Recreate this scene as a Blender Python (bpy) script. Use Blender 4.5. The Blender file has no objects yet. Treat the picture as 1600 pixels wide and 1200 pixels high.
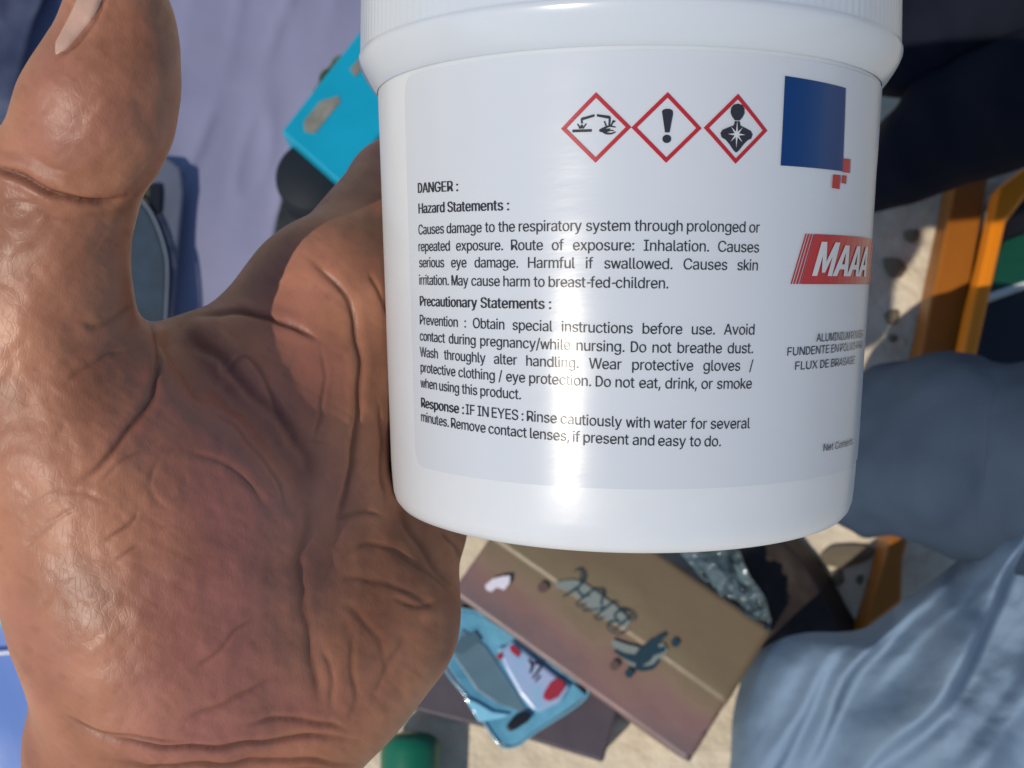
import bpy, math, random
import numpy as np
from mathutils import Vector, Matrix, noise

random.seed(7)
C = bpy.context.scene
COL = C.collection

# ------------------------------------------------------------------ camera, sky, sun, exposure
F_PX = 1650.0                       # focal length in pixels of the 1600 px wide photograph
PITCH = math.radians(75)
CAM_H = 0.72
cam_data = bpy.data.cameras.new('camera')
cam = bpy.data.objects.new('camera', cam_data)
COL.objects.link(cam)
cam_data.sensor_width = 36.0
cam_data.lens = 36.0 * F_PX / 1600.0
cam_data.clip_start = 0.01
cam_data.clip_end = 50
cam.location = (0, 0, CAM_H)
cam.rotation_euler = (math.pi / 2 - PITCH, 0, 0)
cam_data.dof.use_dof = True
cam_data.dof.focus_distance = 0.183
cam_data.dof.aperture_fstop = 32
C.camera = cam
CAMM = Matrix.Translation((0, 0, CAM_H)) @ Matrix.Rotation(math.pi / 2 - PITCH, 4, 'X')
CM = np.array(CAMM)[:3, :3]
CO = np.array(CAMM)[:3, 3]

SUN_CAM = Vector((-0.56, -0.28, 1.0)).normalized()     # towards the sun, in camera axes
SUN_W = (CAMM.to_3x3() @ SUN_CAM).normalized()
world = bpy.data.worlds.new('World')
C.world = world
world.use_nodes = True
wn = world.node_tree
bg = wn.nodes['Background']
sky = wn.nodes.new('ShaderNodeTexSky')
sky.sky_type = 'NISHITA'
sky.sun_disc = False
sky.sun_elevation = math.asin(SUN_W.z)
sky.sun_rotation = math.atan2(SUN_W.x, SUN_W.y)
sky.air_density = 1.0
sky.dust_density = 0.3
sky.ozone_density = 2.5
wn.links.new(sky.outputs[0], bg.inputs[0])
bg.inputs[1].default_value = 0.095
sd = bpy.data.lights.new('sun', 'SUN')
sd.energy = 3.1
sd.angle = math.radians(0.5)
sd.color = (1.0, 0.90, 0.77)
so = bpy.data.objects.new('sun', sd)
COL.objects.link(so)
so.rotation_euler = SUN_W.to_track_quat('Z', 'Y').to_euler()
so.location = (-1, -1, 3)
C.view_settings.view_transform = 'Standard'
C.view_settings.look = 'None'
C.view_settings.exposure = 0.0
C.view_settings.gamma = 1.0
C.view_settings.use_curve_mapping = False

# ------------------------------------------------------------------ helpers
def P(px, py, d):
    """camera-axes point on the ray of a photo pixel at depth d, returned in world space"""
    c = np.array([(px - 800) / F_PX * d, (600 - py) / F_PX * d, -d])
    return CM @ c + CO

def G(px, py, z=0.0):
    """world point on the ray of a photo pixel at height z above the ground"""
    v = CM @ np.array([(px - 800) / F_PX, (600 - py) / F_PX, -1.0])
    t = (z - CO[2]) / v[2]
    return CO + v * t

def cam2w(p):
    return np.asarray(p) @ CM.T + CO

ORG = {}
def tag(o, label=None, cat=None, group=None, kind=None):
    if label: o['label'] = label
    if cat: o['category'] = cat
    if group: o['group'] = group
    if kind: o['kind'] = kind
    return o

def empty(name, loc, label=None, cat=None, group=None):
    o = bpy.data.objects.new(name, None)
    o.empty_display_size = 0.01
    COL.objects.link(o)
    o.location = loc
    ORG[o.name] = np.array(loc, float)
    return tag(o, label, cat, group)

def mesh(name, verts, faces, mat, parent=None, smooth=False, label=None, cat=None, group=None, kind=None):
    v = np.asarray(verts, float)
    if parent is None:
        org = np.array([(v[:, 0].min() + v[:, 0].max()) / 2, (v[:, 1].min() + v[:, 1].max()) / 2, v[:, 2].min()])
        off = org
    else:
        org = ORG[parent.name]
        off = np.zeros(3)
    me = bpy.data.meshes.new(name)
    me.from_pydata((v - org).tolist(), [], [list(map(int, f)) for f in faces])
    me.update()
    if smooth:
        me.polygons.foreach_set('use_smooth', [True] * len(me.polygons))
    if mat: me.materials.append(mat)
    o = bpy.data.objects.new(name, me)
    COL.objects.link(o)
    if parent is not None:
        o.parent = parent
    else:
        o.location = off
    ORG[o.name] = org
    return tag(o, label, cat, group, kind)

def bevel(o, w, seg=2):
    m = o.modifiers.new('bevel', 'BEVEL')
    m.width = w; m.segments = seg; m.limit_method = 'ANGLE'
    return o

def mat(name, col, rough=0.5, spec=0.5, var=0.0, var_scale=50, col2=None, bump=0.0, bump_scale=300, metal=0.0,
        sss=0.0, coat=0.0, trans=0.0, detail=4, alpha=1.0, sheen=0.0, stretch=None):
    m = bpy.data.materials.new(name)
    m.use_nodes = True
    nt = m.node_tree
    b = nt.nodes['Principled BSDF']
    b.inputs['Base Color'].default_value = (*col, 1)
    b.inputs['Roughness'].default_value = rough
    b.inputs['Specular IOR Level'].default_value = spec
    b.inputs['Metallic'].default_value = metal
    b.inputs['Coat Weight'].default_value = coat
    b.inputs['Coat Roughness'].default_value = 0.08
    b.inputs['Transmission Weight'].default_value = trans
    b.inputs['Alpha'].default_value = alpha
    b.inputs['Sheen Weight'].default_value = sheen
    if sss:
        b.inputs['Subsurface Weight'].default_value = sss
        b.inputs['Subsurface Radius'].default_value = (1.0, 0.35, 0.2)
        b.inputs['Subsurface Scale'].default_value = 0.002
    tc = nt.nodes.new('ShaderNodeTexCoord')
    if var or col2:
        n = nt.nodes.new('ShaderNodeTexNoise')
        n.inputs['Scale'].default_value = var_scale
        n.inputs['Detail'].default_value = detail
        n.inputs['Roughness'].default_value = 0.6
        nt.links.new(tc.outputs['Object'], n.inputs['Vector'])
        r = nt.nodes.new('ShaderNodeValToRGB')
        r.color_ramp.elements[0].position = 0.3
        r.color_ramp.elements[1].position = 0.7
        c2 = col2 or tuple(min(1, c * (1 + var)) for c in col)
        c1 = col if col2 else tuple(c * (1 - var) for c in col)
        r.color_ramp.elements[0].color = (*c1, 1)
        r.color_ramp.elements[1].color = (*c2, 1)
        nt.links.new(n.outputs['Fac'], r.inputs['Fac'])
        nt.links.new(r.outputs['Color'], b.inputs['Base Color'])
    if bump:
        n2 = nt.nodes.new('ShaderNodeTexNoise')
        n2.inputs['Scale'].default_value = bump_scale
        n2.inputs['Detail'].default_value = 5
        if stretch:
            mp = nt.nodes.new('ShaderNodeMapping'); mp.inputs['Scale'].default_value = stretch
            nt.links.new(tc.outputs['Object'], mp.inputs['Vector']); nt.links.new(mp.outputs['Vector'], n2.inputs['Vector'])
        else:
            nt.links.new(tc.outputs['Object'], n2.inputs['Vector'])
        bp = nt.nodes.new('ShaderNodeBump')
        bp.inputs['Strength'].default_value = 1.0
        bp.inputs['Distance'].default_value = bump
        nt.links.new(n2.outputs['Fac'], bp.inputs['Height'])
        nt.links.new(bp.outputs['Normal'], b.inputs['Normal'])
    return m

def grid_faces(nu, nv, wrap_u=False):
    fs = []
    for i in range(nu if wrap_u else nu - 1):
        for j in range(nv - 1):
            a = i * nv + j; b = ((i + 1) % nu) * nv + j
            fs.append((a, b, b + 1, a + 1))
    return fs

def spline(pts, n):
    """Catmull-Rom through pts (any dimension), n samples"""
    p = np.asarray(pts, float)
    p = np.vstack([2 * p[0] - p[1], p, 2 * p[-1] - p[-2]])
    m = len(p) - 3
    out = []
    for t in np.linspace(0, m - 1e-9, n):
        k = int(t); f = t - k
        a, b, c, d = p[k:k + 4]
        out.append(0.5 * (2 * b + (c - a) * f + (2 * a - 5 * b + 4 * c - d) * f * f + (3 * b - a - 3 * c + d) * f ** 3))
    return np.array(out)

def box_from_px(A, B, Cc, ztop, height):
    """exact rectangular block: A->B one top edge, Cc a pixel on the opposite edge; returns corner verts, faces, axes"""
    a, b, c = G(*A, ztop), G(*B, ztop), G(*Cc, ztop)
    u = b - a; L = np.linalg.norm(u); u /= L
    v = np.cross([0, 0, 1.0], u)
    w = (c - b) @ v
    return a, u, v, L, w

BOXF = [(0, 3, 2, 1), (4, 5, 6, 7), (0, 1, 5, 4), (1, 2, 6, 5), (2, 3, 7, 6), (3, 0, 4, 7)]
def block(a, u, v, L, w, z0, z1):
    base = np.array([a[0], a[1], 0])
    vs = []
    for z in (z0, z1):
        for s, t in ((0, 0), (1, 0), (1, 1), (0, 1)):
            vs.append(base + u * (L * s) + v * (w * t) + np.array([0, 0, z]))
    fs = BOXF if w > 0 else [f[::-1] for f in BOXF]
    return vs, fs

def prism(poly_world, z0, z1):
    n = len(poly_world)
    p = [np.array([q[0], q[1], 0]) for q in poly_world]
    area = sum(p[i][0] * p[(i + 1) % n][1] - p[(i + 1) % n][0] * p[i][1] for i in range(n))
    if area < 0: p = p[::-1]
    vs = [q + [0, 0, z0] for q in p] + [q + [0, 0, z1] for q in p]
    fs = [tuple(range(n))[::-1], tuple(range(n, 2 * n))] + [(i, (i + 1) % n, n + (i + 1) % n, n + i) for i in range(n)]
    return vs, fs

def tube(path, radii, nseg=40, wr=0.0, wscale=30.0, ecc=1.0, up=(0, 0, 1), seed=0.0, ring=0.0, ringf=60.0, closed=True):
    """swept tube with fabric wrinkles: noise wr along the normal, 'ring' = folds running round the tube"""
    path = np.asarray(path, float); n = len(path)
    vs = []
    tan = np.gradient(path, axis=0)
    for i in range(n):
        t = tan[i] / np.linalg.norm(tan[i])
        s = np.cross(t, up); s /= np.linalg.norm(s)
        q = np.cross(s, t)
        for k in range(nseg):
            a = 2 * math.pi * k / nseg
            d = s * math.cos(a) + q * math.sin(a) * ecc
            p = path[i] + d * radii[i]
            w = wr * noise.fractal(Vector(p) * wscale + Vector((seed, 0, 0)), 1.0, 2.0, 3)
            if ring:
                ph = i / n * ringf + 1.6 * noise.noise(Vector(p) * wscale * 0.6 + Vector((seed, 5, 1)))
                w += ring * (abs(math.sin(ph)) ** 0.6) * (0.5 + 0.5 * noise.noise(Vector(p) * wscale * 0.8 + Vector((9, seed, 1))))
            vs.append(p + d * w)
    fs = []
    for i in range(n - 1):
        for k in range(nseg):
            a = i * nseg + k; b = i * nseg + (k + 1) % nseg
            fs.append((a, b, b + nseg, a + nseg))
    if closed:
        fs.append(tuple(range(nseg))[::-1])
        fs.append(tuple(range((n - 1) * nseg, n * nseg)))
    return vs, fs

def ribbon(pts, widths, n=24):
    """flat 2-D ribbon along a smooth stroke with varying width: list of 2-D verts, quads"""
    c = spline(pts, n)
    w = np.interp(np.linspace(0, 1, n), np.linspace(0, 1, len(widths)), widths)
    t = np.gradient(c, axis=0); t /= (np.linalg.norm(t, axis=1)[:, None] + 1e-9)
    nn = np.stack([-t[:, 1], t[:, 0]], 1)
    vs = np.empty((2 * n, 2)); vs[0::2] = c + nn * w[:, None] / 2; vs[1::2] = c - nn * w[:, None] / 2
    return vs, [(2 * i, 2 * i + 1, 2 * i + 3, 2 * i + 2) for i in range(n - 1)]

def disc2(cx, cy, rx, ry=None, n=24):
    ry = ry or rx
    return [(cx + rx * math.cos(2 * math.pi * k / n), cy + ry * math.sin(2 * math.pi * k / n)) for k in range(n)]

class Flat:
    """collects 2-D shapes in one flat mesh"""
    def __init__(s): s.v = []; s.f = []
    def add(s, vs, fs):
        o = len(s.v); s.v += [tuple(x) for x in vs]; s.f += [tuple(o + i for i in f) for f in fs]
    def poly(s, pts): s.add(pts, [tuple(range(len(pts)))])
    def rib(s, pts, w, n=24): s.add(*ribbon(pts, w, n))

# outlines of a plain sans-serif alphabet: per character its code, vertex count, triangle count, advance, 2-D vertices, triangles
GLYPH_DATA = [
    44, 4, 2, 258, 52, -164, 93, 98, 116, -164, 188, 98, 0, 3, 1, 0, 2, 3, 45, 4, 2, 623, 157, 258, 157, 336, 464, 258, 464, 336, 0, 3, 1, 0, 2, 3,
    46, 16, 14, 258, 68, 56, 73, 32, 73, 81, 87, 12, 87, 101, 107, -2, 107, 115, 131, -6, 131, 119, 155, -2, 155, 115, 176, 12, 176, 101, 189, 32,
    189, 81, 194, 56, 6, 10, 8, 4, 10, 6, 4, 12, 10, 2, 12, 4, 2, 14, 12, 0, 14, 2, 0, 15, 14, 1, 15, 0, 1, 13, 15, 3, 13, 1, 3, 11, 13, 5, 11, 3, 5,
    9, 11, 7, 9, 5, 47, 4, 2, 343, 20, -105, 98, -105, 245, 733, 323, 733, 0, 3, 2, 0, 1, 3, 58, 32, 28, 258, 68, 56, 68, 435, 73, 32, 73, 81, 73,
    411, 73, 459, 87, 12, 87, 101, 87, 391, 87, 480, 107, -2, 107, 115, 107, 377, 107, 493, 131, -6, 131, 119, 131, 373, 131, 498, 155, -2, 155, 115,
    155, 377, 155, 493, 176, 12, 176, 101, 176, 391, 176, 480, 189, 32, 189, 81, 189, 411, 189, 459, 194, 56, 194, 435, 11, 19, 15, 7, 19, 11, 7, 23,
    19, 3, 23, 7, 3, 27, 23, 0, 27, 3, 0, 30, 27, 2, 30, 0, 2, 26, 30, 6, 26, 2, 6, 22, 26, 10, 22, 6, 10, 18, 22, 14, 18, 10, 13, 21, 17, 9, 21, 13,
    9, 25, 21, 5, 25, 9, 5, 29, 25, 1, 29, 5, 1, 31, 29, 4, 31, 1, 4, 28, 31, 8, 28, 4, 8, 24, 28, 12, 24, 8, 12, 20, 24, 16, 20, 12, 65, 20, 26, 660,
    23, 0, 117, 0, 151, 195, 151, 273, 262, 416, 276, 458, 277, 700, 293, 510, 313, 576, 319, 658, 337, 658, 343, 577, 363, 512, 380, 459, 380, 700,
    395, 416, 509, 195, 509, 273, 544, 0, 637, 0, 0, 9, 6, 9, 14, 6, 9, 10, 14, 10, 19, 14, 0, 3, 9, 3, 8, 9, 8, 11, 9, 8, 11, 10, 11, 17, 10, 17, 19,
    10, 12, 17, 11, 3, 7, 8, 13, 17, 12, 3, 5, 7, 15, 17, 13, 3, 4, 5, 3, 2, 4, 2, 1, 4, 18, 16, 15, 16, 17, 15, 0, 2, 3, 2, 17, 3, 2, 16, 17, 16, 19,
    17, 0, 1, 2, 18, 19, 16, 66, 54, 56, 628, 83, 0, 83, 700, 171, 78, 171, 318, 171, 393, 171, 622, 327, 393, 330, 622, 332, 700, 337, 78, 339, 0,
    342, 318, 364, 396, 384, 313, 389, 614, 397, 408, 398, 694, 407, 86, 414, 6, 420, 300, 424, 425, 430, 590, 433, 361, 433, 367, 445, 449, 450, 279,
    452, 675, 454, 110, 454, 555, 458, 478, 462, 512, 463, 378, 467, 354, 471, 253, 474, 25, 480, 145, 485, 222, 489, 188, 490, 393, 494, 646, 500,
    338, 514, 414, 519, 54, 524, 608, 529, 313, 532, 440, 542, 564, 544, 474, 548, 514, 551, 92, 554, 280, 569, 137, 570, 238, 575, 187, 0, 5, 1, 5,
    8, 1, 5, 16, 8, 5, 26, 16, 5, 39, 26, 5, 7, 39, 7, 43, 39, 0, 4, 5, 14, 43, 7, 21, 43, 14, 21, 46, 43, 28, 46, 21, 28, 48, 46, 30, 48, 28, 30, 47,
    48, 29, 47, 30, 24, 47, 29, 24, 45, 47, 20, 45, 24, 20, 41, 45, 15, 41, 20, 15, 38, 41, 12, 38, 15, 6, 38, 12, 6, 31, 38, 0, 3, 4, 3, 6, 4, 3, 31,
    6, 3, 23, 31, 3, 22, 23, 3, 32, 22, 3, 40, 32, 3, 11, 40, 11, 44, 40, 0, 2, 3, 13, 44, 11, 19, 44, 13, 19, 50, 44, 25, 50, 19, 25, 52, 50, 33, 52,
    25, 36, 52, 33, 36, 53, 52, 37, 53, 36, 35, 53, 37, 35, 51, 53, 27, 51, 35, 27, 49, 51, 17, 49, 27, 17, 42, 49, 9, 42, 17, 0, 9, 2, 0, 42, 9, 0,
    34, 42, 0, 18, 34, 0, 10, 18, 67, 58, 56, 702, 55, 350, 66, 247, 66, 453, 96, 159, 96, 541, 142, 350, 144, 87, 144, 612, 150, 267, 150, 432, 172,
    199, 172, 501, 207, 34, 207, 145, 207, 555, 207, 665, 253, 105, 253, 595, 282, 2, 282, 698, 307, 81, 307, 619, 368, -9, 368, 73, 368, 627, 368,
    709, 402, 75, 402, 625, 419, 706, 420, -5, 434, 82, 434, 618, 464, 94, 464, 606, 468, 694, 469, 6, 492, 111, 492, 589, 513, 26, 513, 675, 516,
    132, 516, 568, 536, 157, 536, 543, 551, 187, 551, 513, 553, 648, 554, 52, 562, 221, 562, 479, 588, 85, 588, 615, 616, 576, 617, 125, 637, 530,
    638, 170, 651, 221, 651, 479, 19, 28, 25, 19, 34, 28, 15, 34, 19, 15, 39, 34, 15, 46, 39, 7, 46, 15, 7, 24, 46, 24, 51, 46, 7, 21, 24, 27, 51, 24,
    31, 51, 27, 7, 17, 21, 33, 51, 31, 33, 52, 51, 4, 17, 7, 37, 52, 33, 4, 14, 17, 41, 52, 37, 41, 54, 52, 43, 54, 41, 4, 11, 14, 45, 54, 43, 2, 11,
    4, 45, 57, 54, 49, 57, 45, 2, 9, 11, 0, 9, 2, 0, 5, 9, 1, 5, 0, 1, 8, 5, 1, 10, 8, 3, 10, 1, 44, 56, 48, 44, 55, 56, 3, 13, 10, 42, 55, 44, 42,
    53, 55, 6, 13, 3, 40, 53, 42, 6, 16, 13, 36, 53, 40, 36, 50, 53, 32, 50, 36, 6, 20, 16, 30, 50, 32, 12, 20, 6, 30, 47, 50, 26, 47, 30, 12, 23, 20,
    23, 47, 26, 12, 47, 23, 12, 38, 47, 18, 38, 12, 18, 35, 38, 18, 29, 35, 22, 29, 18, 68, 34, 26, 691, 83, 0, 83, 700, 128, 622, 128, 700, 132, 0,
    132, 78, 171, 0, 171, 700, 296, 78, 301, 0, 304, 622, 310, 700, 374, 87, 379, 613, 400, 11, 405, 690, 437, 111, 440, 589, 482, 42, 485, 658, 487,
    151, 487, 550, 521, 205, 522, 496, 542, 272, 542, 430, 548, 94, 549, 351, 549, 607, 596, 163, 596, 538, 625, 250, 625, 452, 635, 351, 0, 3, 1, 3,
    7, 1, 0, 2, 3, 7, 11, 3, 6, 11, 7, 6, 10, 11, 10, 15, 11, 10, 19, 15, 10, 28, 19, 0, 10, 2, 0, 5, 10, 5, 6, 10, 6, 13, 10, 6, 17, 13, 6, 21, 17,
    6, 23, 21, 6, 25, 23, 6, 27, 25, 6, 24, 27, 6, 8, 24, 8, 22, 24, 8, 20, 22, 8, 16, 20, 8, 12, 16, 0, 4, 5, 6, 8, 5, 69, 12, 10, 576, 83, 0, 83,
    700, 171, 78, 171, 315, 171, 393, 171, 622, 489, 315, 489, 393, 513, 622, 513, 700, 516, 0, 516, 78, 0, 5, 1, 5, 9, 1, 5, 8, 9, 0, 4, 5, 0, 3, 4,
    3, 7, 4, 3, 6, 7, 0, 2, 3, 0, 11, 2, 0, 10, 11, 70, 10, 8, 564, 83, 0, 83, 700, 171, 0, 171, 304, 171, 383, 171, 622, 476, 304, 476, 383, 508,
    622, 508, 700, 0, 5, 1, 5, 9, 1, 5, 8, 9, 0, 4, 5, 0, 3, 4, 3, 7, 4, 3, 6, 7, 0, 2, 3, 71, 58, 58, 716, 55, 350, 65, 247, 65, 453, 95, 159, 95,
    541, 142, 350, 142, 612, 143, 88, 150, 268, 150, 432, 172, 199, 172, 501, 205, 665, 206, 35, 207, 145, 207, 555, 252, 595, 253, 105, 280, 698,
    282, 2, 306, 619, 308, 81, 365, 627, 365, 709, 370, -9, 370, 73, 389, 274, 389, 352, 401, 625, 418, 705, 425, 79, 434, 617, 449, -1, 464, 605,
    468, 693, 474, 98, 490, 587, 513, 566, 514, 673, 515, 128, 518, 26, 533, 541, 545, 170, 549, 512, 555, 646, 561, 480, 564, 220, 571, 279, 576, 68,
    590, 612, 598, 274, 618, 573, 620, 125, 639, 529, 648, 194, 653, 480, 658, 275, 658, 352, 18, 29, 23, 18, 34, 29, 12, 34, 18, 12, 38, 34, 12, 44,
    38, 6, 44, 12, 6, 22, 44, 22, 49, 44, 6, 20, 22, 28, 49, 22, 31, 49, 28, 6, 16, 20, 33, 49, 31, 4, 16, 6, 33, 51, 49, 36, 51, 33, 4, 15, 16, 37,
    51, 36, 37, 53, 51, 41, 53, 37, 4, 11, 15, 2, 11, 4, 43, 53, 41, 43, 55, 53, 45, 55, 43, 2, 9, 11, 0, 9, 2, 0, 5, 9, 26, 57, 27, 26, 47, 57, 47,
    56, 57, 1, 5, 0, 1, 8, 5, 26, 46, 47, 50, 56, 47, 50, 54, 56, 46, 50, 26, 46, 54, 50, 1, 10, 8, 3, 10, 1, 42, 54, 46, 3, 14, 10, 42, 52, 54, 39,
    52, 42, 7, 14, 3, 7, 17, 14, 35, 52, 39, 35, 48, 52, 7, 21, 17, 30, 48, 35, 13, 21, 7, 13, 25, 21, 25, 48, 30, 13, 48, 25, 13, 40, 48, 19, 40, 13,
    19, 32, 40, 24, 32, 19, 72, 12, 10, 711, 83, 0, 83, 700, 171, 0, 171, 319, 171, 397, 171, 700, 540, 0, 540, 319, 540, 397, 540, 700, 629, 0, 629,
    700, 0, 5, 1, 0, 4, 5, 8, 11, 9, 8, 10, 11, 0, 3, 4, 3, 8, 4, 3, 7, 8, 7, 10, 8, 0, 2, 3, 6, 10, 7, 73, 12, 10, 413, 43, 0, 43, 78, 43, 622, 43,
    700, 163, 78, 163, 622, 251, 78, 251, 622, 371, 0, 371, 78, 371, 622, 371, 700, 2, 11, 3, 2, 10, 11, 5, 10, 2, 4, 7, 5, 7, 10, 5, 4, 6, 7, 0, 4,
    1, 0, 6, 4, 0, 9, 6, 0, 8, 9, 76, 6, 4, 541, 83, 0, 83, 700, 171, 78, 171, 700, 497, 0, 497, 78, 0, 3, 1, 0, 2, 3, 0, 5, 2, 0, 4, 5, 77, 64, 44,
    864, 83, 0, 83, 700, 154, 629, 163, 629, 164, 602, 165, 572, 166, 511, 166, 542, 166, 595, 167, 452, 167, 481, 168, 0, 168, 400, 168, 425, 178,
    561, 189, 528, 199, 497, 209, 700, 210, 468, 219, 442, 227, 419, 234, 400, 381, 257, 388, 240, 394, 0, 395, 219, 403, 195, 412, 169, 420, 142,
    423, 67, 428, 115, 430, 89, 436, 90, 437, 114, 443, 67, 446, 140, 454, 167, 463, 193, 470, 0, 471, 218, 478, 240, 485, 257, 627, 400, 634, 419,
    643, 443, 653, 470, 655, 700, 663, 499, 674, 531, 685, 563, 694, 0, 694, 400, 694, 424, 694, 450, 694, 478, 695, 507, 695, 596, 696, 538, 696,
    568, 697, 599, 698, 629, 706, 629, 781, 0, 781, 700, 0, 2, 1, 2, 17, 1, 2, 3, 17, 3, 22, 17, 41, 60, 46, 60, 63, 46, 60, 61, 63, 61, 62, 63, 0, 8,
    2, 4, 22, 3, 41, 59, 60, 56, 59, 61, 59, 62, 61, 5, 8, 4, 8, 22, 4, 41, 56, 59, 56, 58, 59, 41, 49, 56, 0, 5, 8, 5, 14, 8, 0, 7, 5, 41, 48, 49, 0,
    6, 7, 41, 47, 48, 0, 10, 6, 41, 45, 47, 0, 9, 10, 41, 44, 45, 0, 13, 9, 41, 43, 44, 0, 12, 13, 41, 42, 43, 0, 11, 12, 41, 38, 42, 40, 38, 41, 39,
    38, 40, 37, 38, 39, 36, 38, 37, 35, 38, 36, 33, 38, 35, 31, 32, 33, 32, 38, 33, 31, 34, 32, 29, 34, 31, 78, 36, 36, 720, 83, 0, 83, 700, 148, 622,
    164, 624, 166, 574, 168, 528, 170, 487, 171, 451, 172, 0, 172, 400, 172, 422, 178, 569, 187, 700, 204, 524, 225, 487, 244, 455, 261, 426, 278,
    399, 472, 251, 485, 232, 499, 207, 516, 179, 532, 0, 533, 147, 549, 216, 549, 245, 549, 268, 549, 700, 550, 184, 551, 112, 551, 149, 554, 112,
    557, 74, 569, 76, 638, 0, 638, 700, 0, 2, 1, 2, 12, 1, 2, 3, 12, 3, 18, 12, 26, 35, 27, 26, 34, 35, 4, 11, 3, 11, 18, 3, 0, 4, 2, 4, 11, 2, 0, 5,
    4, 13, 18, 11, 0, 6, 5, 14, 18, 13, 15, 18, 14, 0, 7, 6, 16, 18, 15, 0, 10, 7, 17, 18, 16, 0, 9, 10, 0, 8, 9, 22, 18, 17, 25, 34, 26, 22, 19, 18,
    24, 34, 25, 22, 20, 19, 28, 34, 24, 22, 21, 20, 30, 34, 28, 22, 23, 21, 31, 34, 30, 22, 29, 23, 22, 32, 29, 32, 33, 29, 32, 34, 31, 22, 34, 32,
    79, 48, 48, 734, 55, 350, 66, 247, 66, 453, 96, 159, 96, 541, 142, 350, 144, 87, 144, 612, 150, 267, 150, 432, 172, 198, 172, 501, 207, 34, 207,
    665, 208, 144, 208, 556, 253, 105, 253, 595, 282, 2, 282, 698, 307, 81, 307, 619, 367, -9, 367, 73, 367, 627, 367, 709, 427, 81, 427, 619, 453, 2,
    453, 698, 481, 105, 481, 595, 527, 144, 527, 556, 528, 34, 528, 665, 562, 198, 562, 502, 584, 267, 584, 433, 591, 87, 591, 612, 592, 350, 638,
    159, 638, 541, 668, 247, 668, 453, 678, 350, 19, 29, 25, 13, 29, 19, 13, 35, 29, 7, 35, 13, 7, 24, 35, 24, 41, 35, 7, 21, 24, 27, 41, 24, 31, 41,
    27, 7, 17, 21, 4, 17, 7, 31, 44, 41, 33, 44, 31, 4, 15, 17, 37, 44, 33, 4, 11, 15, 2, 11, 4, 37, 46, 44, 39, 46, 37, 2, 9, 11, 0, 9, 2, 39, 47,
    46, 42, 47, 39, 0, 5, 9, 1, 5, 0, 1, 8, 5, 38, 47, 42, 38, 45, 47, 1, 10, 8, 36, 45, 38, 3, 10, 1, 36, 43, 45, 3, 14, 10, 32, 43, 36, 6, 14, 3,
    32, 40, 43, 6, 16, 14, 30, 40, 32, 6, 20, 16, 26, 40, 30, 26, 34, 40, 12, 20, 6, 12, 23, 20, 23, 34, 26, 12, 34, 23, 18, 34, 12, 18, 28, 34, 18,
    22, 28, 80, 32, 34, 612, 83, 0, 83, 700, 150, 256, 150, 334, 171, 0, 171, 622, 319, 622, 320, 334, 324, 256, 324, 700, 369, 617, 370, 338, 398,
    263, 398, 693, 408, 603, 409, 352, 438, 375, 438, 581, 457, 285, 457, 671, 458, 404, 458, 552, 470, 439, 470, 518, 474, 478, 504, 320, 504, 636,
    536, 365, 536, 591, 556, 419, 556, 538, 562, 478, 0, 5, 1, 5, 9, 1, 5, 13, 9, 5, 19, 13, 5, 26, 19, 5, 6, 26, 6, 10, 26, 10, 28, 26, 0, 3, 5, 3,
    4, 5, 14, 28, 10, 17, 28, 14, 17, 30, 28, 21, 30, 17, 23, 30, 21, 23, 31, 30, 24, 31, 23, 22, 31, 24, 22, 29, 31, 20, 29, 22, 20, 27, 29, 16, 27,
    20, 15, 27, 16, 15, 25, 27, 11, 25, 15, 7, 25, 11, 0, 2, 3, 4, 7, 3, 4, 8, 7, 8, 25, 7, 8, 18, 25, 8, 12, 18, 0, 8, 2, 0, 4, 8, 82, 36, 40, 618,
    83, 0, 83, 700, 132, 272, 132, 351, 171, 0, 171, 622, 317, 315, 320, 622, 321, 351, 325, 272, 325, 700, 370, 618, 371, 355, 398, 279, 398, 693,
    409, 605, 410, 367, 417, 315, 439, 387, 439, 584, 458, 299, 458, 672, 459, 413, 459, 557, 471, 446, 471, 523, 475, 484, 486, 0, 504, 331, 504,
    639, 537, 373, 537, 596, 557, 425, 557, 544, 563, 484, 589, 0, 0, 3, 1, 3, 5, 1, 5, 10, 1, 5, 14, 10, 5, 21, 14, 5, 29, 21, 5, 7, 29, 7, 11, 29,
    11, 31, 29, 3, 4, 5, 15, 31, 11, 19, 31, 15, 19, 33, 31, 23, 33, 19, 25, 33, 23, 25, 34, 33, 26, 34, 25, 24, 34, 26, 24, 32, 34, 22, 32, 24, 22,
    30, 32, 18, 30, 22, 16, 30, 18, 16, 28, 30, 12, 28, 16, 8, 28, 12, 0, 2, 3, 4, 8, 3, 4, 6, 8, 6, 28, 8, 6, 17, 28, 17, 20, 28, 4, 9, 6, 9, 27, 6,
    35, 20, 17, 13, 35, 20, 9, 35, 13, 0, 9, 2, 0, 4, 9, 27, 35, 9, 83, 74, 72, 614, 53, 188, 63, 132, 71, 513, 79, 568, 83, 449, 88, 83, 103, 616,
    119, 398, 125, 43, 141, 656, 144, 188, 152, 151, 158, 517, 163, 548, 164, 484, 170, 121, 175, 13, 176, 358, 177, 576, 180, 459, 189, 685, 196, 97,
    200, 599, 204, 439, 229, 81, 230, 616, 233, 424, 237, -6, 247, 703, 253, 329, 263, 412, 267, 71, 267, 627, 292, 404, 308, -12, 308, 68, 310, 631,
    312, 709, 337, 306, 353, 71, 364, 384, 368, 624, 374, 295, 378, 703, 382, -6, 393, 83, 395, 375, 407, 281, 416, 602, 427, 101, 429, 363, 435, 266,
    435, 685, 445, 15, 449, 567, 453, 126, 457, 246, 462, 347, 464, 520, 470, 157, 471, 222, 475, 192, 483, 656, 494, 327, 495, 46, 519, 617, 521,
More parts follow.
